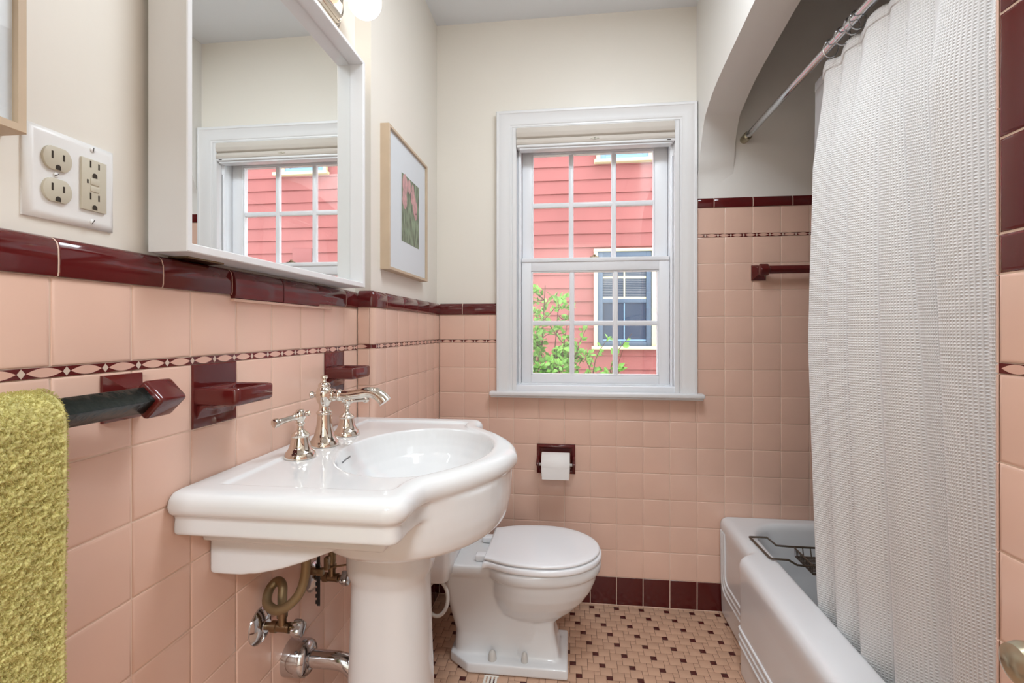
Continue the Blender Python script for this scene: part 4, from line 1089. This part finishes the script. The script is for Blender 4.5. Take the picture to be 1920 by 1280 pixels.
# small white floor grate by the toilet foot
FG = thing('floor_grate', 'small white slotted grate on the floor before the toilet foot', 'grate', (-.26, 1.57, 0))
g = G()
for i in range(4): g.box(-.284+i*.0125, -.2765+i*.0125, 1.535, 1.604, .0003, .003, .0006)
g.box(-.285, -.2355, 1.530, 1.536, .0003, .0035, .0006); g.box(-.285, -.2355, 1.602, 1.607, .0003, .0035, .0006); g.box(-.285, -.2355, 1.566, 1.571, .0003, .0035, .0006)
obj('grate', g, 'tape', FG)

# ------------------------------------------------------------------ bathtub
TUBH = .400
BT = thing('bathtub', 'white enamel bathtub with fluted apron behind the shower curtain', 'bathtub', (.9, 1.37, 0))
ty0, ty1, tx1 = YP+.004, D-.003, XB-.004
XA, XE = .568, .612      # apron plane, recessed end posts
def xfr(y):
    def st(a, b, y): t = min(1, max(0, (y-a)/(b-a))); return t*t*(3-2*t)
    return XA+(XE-XA)*max(st(1.715, 1.760, y), 1-st(ty0+.33, ty0+.375, y))
NS = 110
ysT = [ty0+(ty1-ty0)*i/NS for i in range(NS+1)]+[1.70+.005*k for k in range(16)]; ysT = sorted(set(round(y, 4) for y in ysT))
def tubprof(y):
    x = xfr(y)
    return [(x+.006, 0), (x+.006, .012), (x+.004, .10), (x+.003, .30), (x+.0005, .352), (x, .368), (x+.003, .382), (x+.011, .393), (x+.024, .399), (x+.04, TUBH)]
g = G()
rings = [[(x, y, z) for x, z in tubprof(y)]+[(XE+.055, y, TUBH), (XE+.055, y, 0)] for y in ysT]
g.loft(rings)
g.box(XE+.03, tx1, ty0, ty1, .002, TUBH)
cut = G()
def trr(ins, z):
    r = max(.16-ins*.6, .05)
    return rrect(.688+ins, tx1-.055-ins, (ty1-ty0)/2-.062-ins*1.2, z, r, 8, (ty0+ty1)/2)
cut.loft([trr(-.012, TUBH+.02), trr(-.004, TUBH-.003), trr(.004, TUBH-.014), trr(.012, .34), trr(.03, .22), trr(.06, .12), trr(.10, .085), trr(.15, .075)])
bake('tub_body', g, 'tub', BT, .007, 0, (cut,), .006)
tb = BT.children[0] if BT.children else None
sm = tb.modifiers.new('soften', 'SMOOTH'); sm.factor = .5; sm.iterations = 8
# raised flutes framing the apron
for k in range(3):
    yv = 2.052-k*.020; zb = .105+k*.026; rad = .035+.010*(2-k)
    P = []
    for i in range(8): P.append((yv, .352-(.352-zb-rad)*i/8))
    for i in range(9):
        a = PI*i/16; P.append((yv-rad+rad*math.cos(a), zb+rad-rad*math.sin(a)))
    y = yv-rad-.01
    while y > ty0+.05: P.append((y, zb)); y -= .01
    path = []
    for (y, z) in P:
        path.append((xfr(y)+.0042-.0035*max(0, (z-.10)/.3), y, z))
    obj('flute', G().tube(path, .0052, 10), 'tub', BT)

# bath caddy
BC = thing('bath_caddy', 'brown wire bath rack resting across the tub rim', 'bath rack', (.72, 1.77, TUBH))
zc = .4065
g = G()
def wire(pts, r=.0034): g.tube(pts, r, 8)
h1 = [(.655, 1.862, zc), (.716, 1.864, zc), (.742, 1.846, zc-.020), (.785, 1.846, zc-.022), (1.20, 1.846, zc-.022)]
h2 = [(.655, 1.862, zc), (.662, 1.700, zc), (.667, 1.692, zc), (.716, 1.690, zc), (.748, 1.700, zc-.020), (.785, 1.700, zc-.022), (1.20, 1.700, zc-.022)]
g.tube(h1, .0036, 8); g.tube(h2, .0036, 8)
g.tube([(1.20, 1.846, zc-.022), (1.245, 1.846, zc), (1.245, 1.70, zc), (1.20, 1.70, zc-.022)], .0036, 8)
obj('handle_frame', g, 'wire', BC)
g = G(); zb = zc-.052
for (a, b) in (((.80, 1.840, zc-.022), (.80, 1.705, zc-.022)), ((1.15, 1.840, zc-.022), (1.15, 1.705, zc-.022)), ((.803, 1.835, zb), (1.147, 1.835, zb)), ((.803, 1.710, zb), (1.147, 1.710, zb)), ((.803, 1.835, zb), (.803, 1.710, zb)), ((1.147, 1.835, zb), (1.147, 1.710, zb))):
    g.tube([a, b], .0030, 6)
for i in range(13):
    y = 1.835-.125*i/12
    g.tube([(.800, y, zc-.022), (.800, y, zb), (1.15, y, zb), (1.15, y, zc-.022)], .0019, 6)
for i in range(12):
    x = .83+.29*i/11; g.tube([(x, 1.846, zc-.022), (x, 1.838, zb), (x, 1.708, zb), (x, 1.70, zc-.022)], .0019, 6)
obj('basket', g, 'wire', BC)

# ------------------------------------------------------------------ shower rod, rings, curtain, liner
RXX, RZ = .7107, 1.9441
RD = thing('shower_rod', 'chrome shower curtain rod under the plaster arch', 'curtain rod', (RXX, 1.37, RZ))
RY = lambda y, s=1: Matrix.Translation((RXX, y, RZ)) @ Matrix.Rotation(-PI/2*s, 4, 'X')
obj('rod', G().tube([(RXX, D-.012, RZ), (RXX, 1.0, RZ), (RXX, YP+.012, RZ)], .0118, 24), 'chrome2', RD)
for y, s_ in ((D, -1), (YP, 1)):
    obj('end_cap', G().lathe([(.0165, 0), (.0165, .045), (.0155, .047), (.0125, .047)], Matrix.Translation((RXX, y, RZ)) @ Matrix.Rotation(-s_*PI/2, 4, 'X'), 28), 'knob', RD)
ringy = [1.418, 1.362, 1.318, 1.295]
rl = ['curtain ring on the rod, farthest toward the window', 'curtain ring second from the window end', 'curtain ring third from the window end', 'curtain ring nearest the camera at the top edge']
for y, lb in zip(ringy, rl):
    P = []; tl = random.uniform(-.35, .35)
    for i in range(28):
        a = 2*PI*i/28; P.append((RXX+.0195*math.cos(a), y+.0195*math.sin(a)*tl, RZ-.0090+.0235*math.sin(a)))
    r_ = tag(obj('curtain_ring', G().tube(P, .0018, 8, closed=True), 'chrome2'), 'chrome '+lb, 'curtain ring', 'shower curtain rings')

topk = [1.478, 1.392, 1.305, 1.195, 1.138, 1.060, .930, .800, .690]
midk = [1.522, 1.405, 1.300, 1.190, 1.085, 1.030, .920, .800, .690]
botk = [1.480, 1.375, 1.262, 1.160, 1.040, .985, .880, .790, .690]
def curt(name, parent, m, x_off, y_ext, z_top, z_bot, amp, th=0, nz=70, ns=320, sag=.012, fmax=1.):
    me_v, me_f, uvs = [], [], []
    arc = 0
    K = len(topk)-1
    rows = []
    for j in range(nz+1):
        f = j/nz*fmax
        for i in range(ns+1):
            u = i/ns*K; k = min(int(u), K-1); s = u-k
            def lerp3(a, b, c):
                return a+(b-a)*min(1, f*2.2) if f < .4545 else b+(c-b)*(f-.4545)/.5455
            Y0 = lerp3(topk[k], midk[k], botk[k]); Y1 = lerp3(topk[k+1], midk[k+1], botk[k+1])
            w = abs(Y0-Y1)
            A = amp*min(1.3, .30+w/.12)*(.28+.72*min(1, f*6))
            # each fold: swells toward the room, then tucks back sharply
            xo = -A*(math.sin(PI*s)**.8)
            yy = Y0+(Y1-Y0)*(s+.10*math.sin(2*PI*s))
            tuck = .022*math.exp(-((s-1)/.10)**2)*(1 if k < K-1 else 0)
            z = z_top-(z_top-z_bot)*f/fmax
            if f < .03: z -= sag*(math.sin(PI*((yy*9) % 1))**2)*(1-f/.03)
            bx = x_off+xo+.026*max(0, f-.35)+.010*f*math.sin(u*1.7+.5)+.004*math.sin(f*5+u)
            yy = yy+tuck*.0+y_ext*(1-u/K)
            me_v.append((bx, yy, z)); uvs.append((u*.19, (z_top-z)))
    n = ns+1
    for j in range(nz):
        for i in range(ns): me_f.append((j*n+i, j*n+i+1, (j+1)*n+i+1, (j+1)*n+i))
    me = bpy.data.meshes.new(name); me.from_pydata(me_v, [], me_f); me.materials.append(M[m])
    uv = me.uv_layers.new(name='UVMap')
    for l in me.loops: uv.data[l.index].uv = uvs[l.vertex_index]
    for p in me.polygons: p.use_smooth = True
    o = bpy.data.objects.new(name, me); COL.objects.link(o)
    if parent: o.parent = parent; o.matrix_parent_inverse = parent.matrix_basis.inverted()
    if th: so = o.modifiers.new('thick', 'SOLIDIFY'); so.thickness = th; so.offset = 0
    return o
CU = thing('shower_curtain', 'white waffle weave shower curtain hanging inside the tub', 'shower curtain', (RXX, 1.1, 1.92))
curt('curtain_cloth', CU, 'curtain', .733, .020, 1.921, .16, .046, .002)
curt('hem_band', CU, 'curtain', .7322, .022, 1.922, 1.893, .046, .0045, 4, fmax=.0159)
LN = thing('shower_liner', 'clear plastic shower liner showing past the curtain edge', 'shower liner', (.75, 1.1, 1.93))
lin = curt('liner_sheet', LN, 'liner', .760, .128, 1.932, .15, .014, .0006, 40, 200)
lin2 = curt('liner_hem', LN, 'liner', .759, .128, 1.933, 1.906, .014, .001, 3, 200, .004, fmax=.0138)

# ------------------------------------------------------------------ knob on the right wall
KN = thing('robe_hook', 'round brushed metal hook on the tiled pier at the right edge', 'hook', (XR, .56, .818))
LX = Matrix.Translation((XR, .5585, .817)) @ Matrix.Rotation(-PI/2, 4, 'Y')
obj('rosette', G().lathe([(.022, 0), (.021, .004), (.012, .007), (.009, .009), (.0085, .034)], LX, 28), 'chrome2', KN)
obj('knob', G().lathe([(.010, .030), (.018, .034), (.0225, .044), (.0225, .058), (.0195, .068), (.011, .0725), (.0001, .0735)], LX, 36), 'knob', KN)

# ------------------------------------------------------------------ light
w = bpy.data.worlds.new('sky'); S.world = w; w.use_nodes = True
nt = w.node_tree; bg = nt.nodes['Background']; bg.inputs[0].default_value = (.88, .94, 1, 1); bg.inputs[1].default_value = 2.45
def area(name, loc, rot, sx, sy, power, col):
    l = bpy.data.lights.new(name, 'AREA'); l.shape = 'RECTANGLE'; l.size = sx; l.size_y = sy; l.energy = power; l.color = col
    o = bpy.data.objects.new(name, l); COL.objects.link(o); o.location = loc; o.rotation_euler = rot; return o
area('hall_fill', (.05, YFR-.8, HC-.06), (0, 0, 0),   .5, .5, 27, (.87, .945, 1))  # unseen fill light added in the hall to brighten the room
area('ceiling_fill', (.22, 1.0, HC-.03), (0, 0, 0), .5, .5, 6.8, (.85, .93, 1))  # added fill above the frame; no ceiling fixture is visible
# unseen hall beyond the doorway, added to bounce fill and block open sky
struct(obj('wall_hall', G().box(-1.2, 1.3, YFR-1.9, YFR-1.8, 0, HC).box(-1.3, -1.2, YFR-1.9, YFR-.1, 0, HC).box(1.3, 1.4, YFR-1.9, YFR-.1, 0, HC), 'paint'))
struct(obj('floor_hall', G().box(-1.2, 1.3, YFR-1.9, YFR-.88, -.12, -.002), 'wood'))
struct(obj('ceiling_hall', G().box(-1.2, 1.3, YFR-1.9, YFR-.88, HC, HC+.1), 'ceil'))

S.view_settings.view_transform = 'Standard'; S.view_settings.look = 'None'; S.view_settings.exposure = 1.22; S.view_settings.gamma = 1
S.view_settings.use_curve_mapping = False
S.cycles.max_bounces = 9; S.cycles.caustics_refractive = False
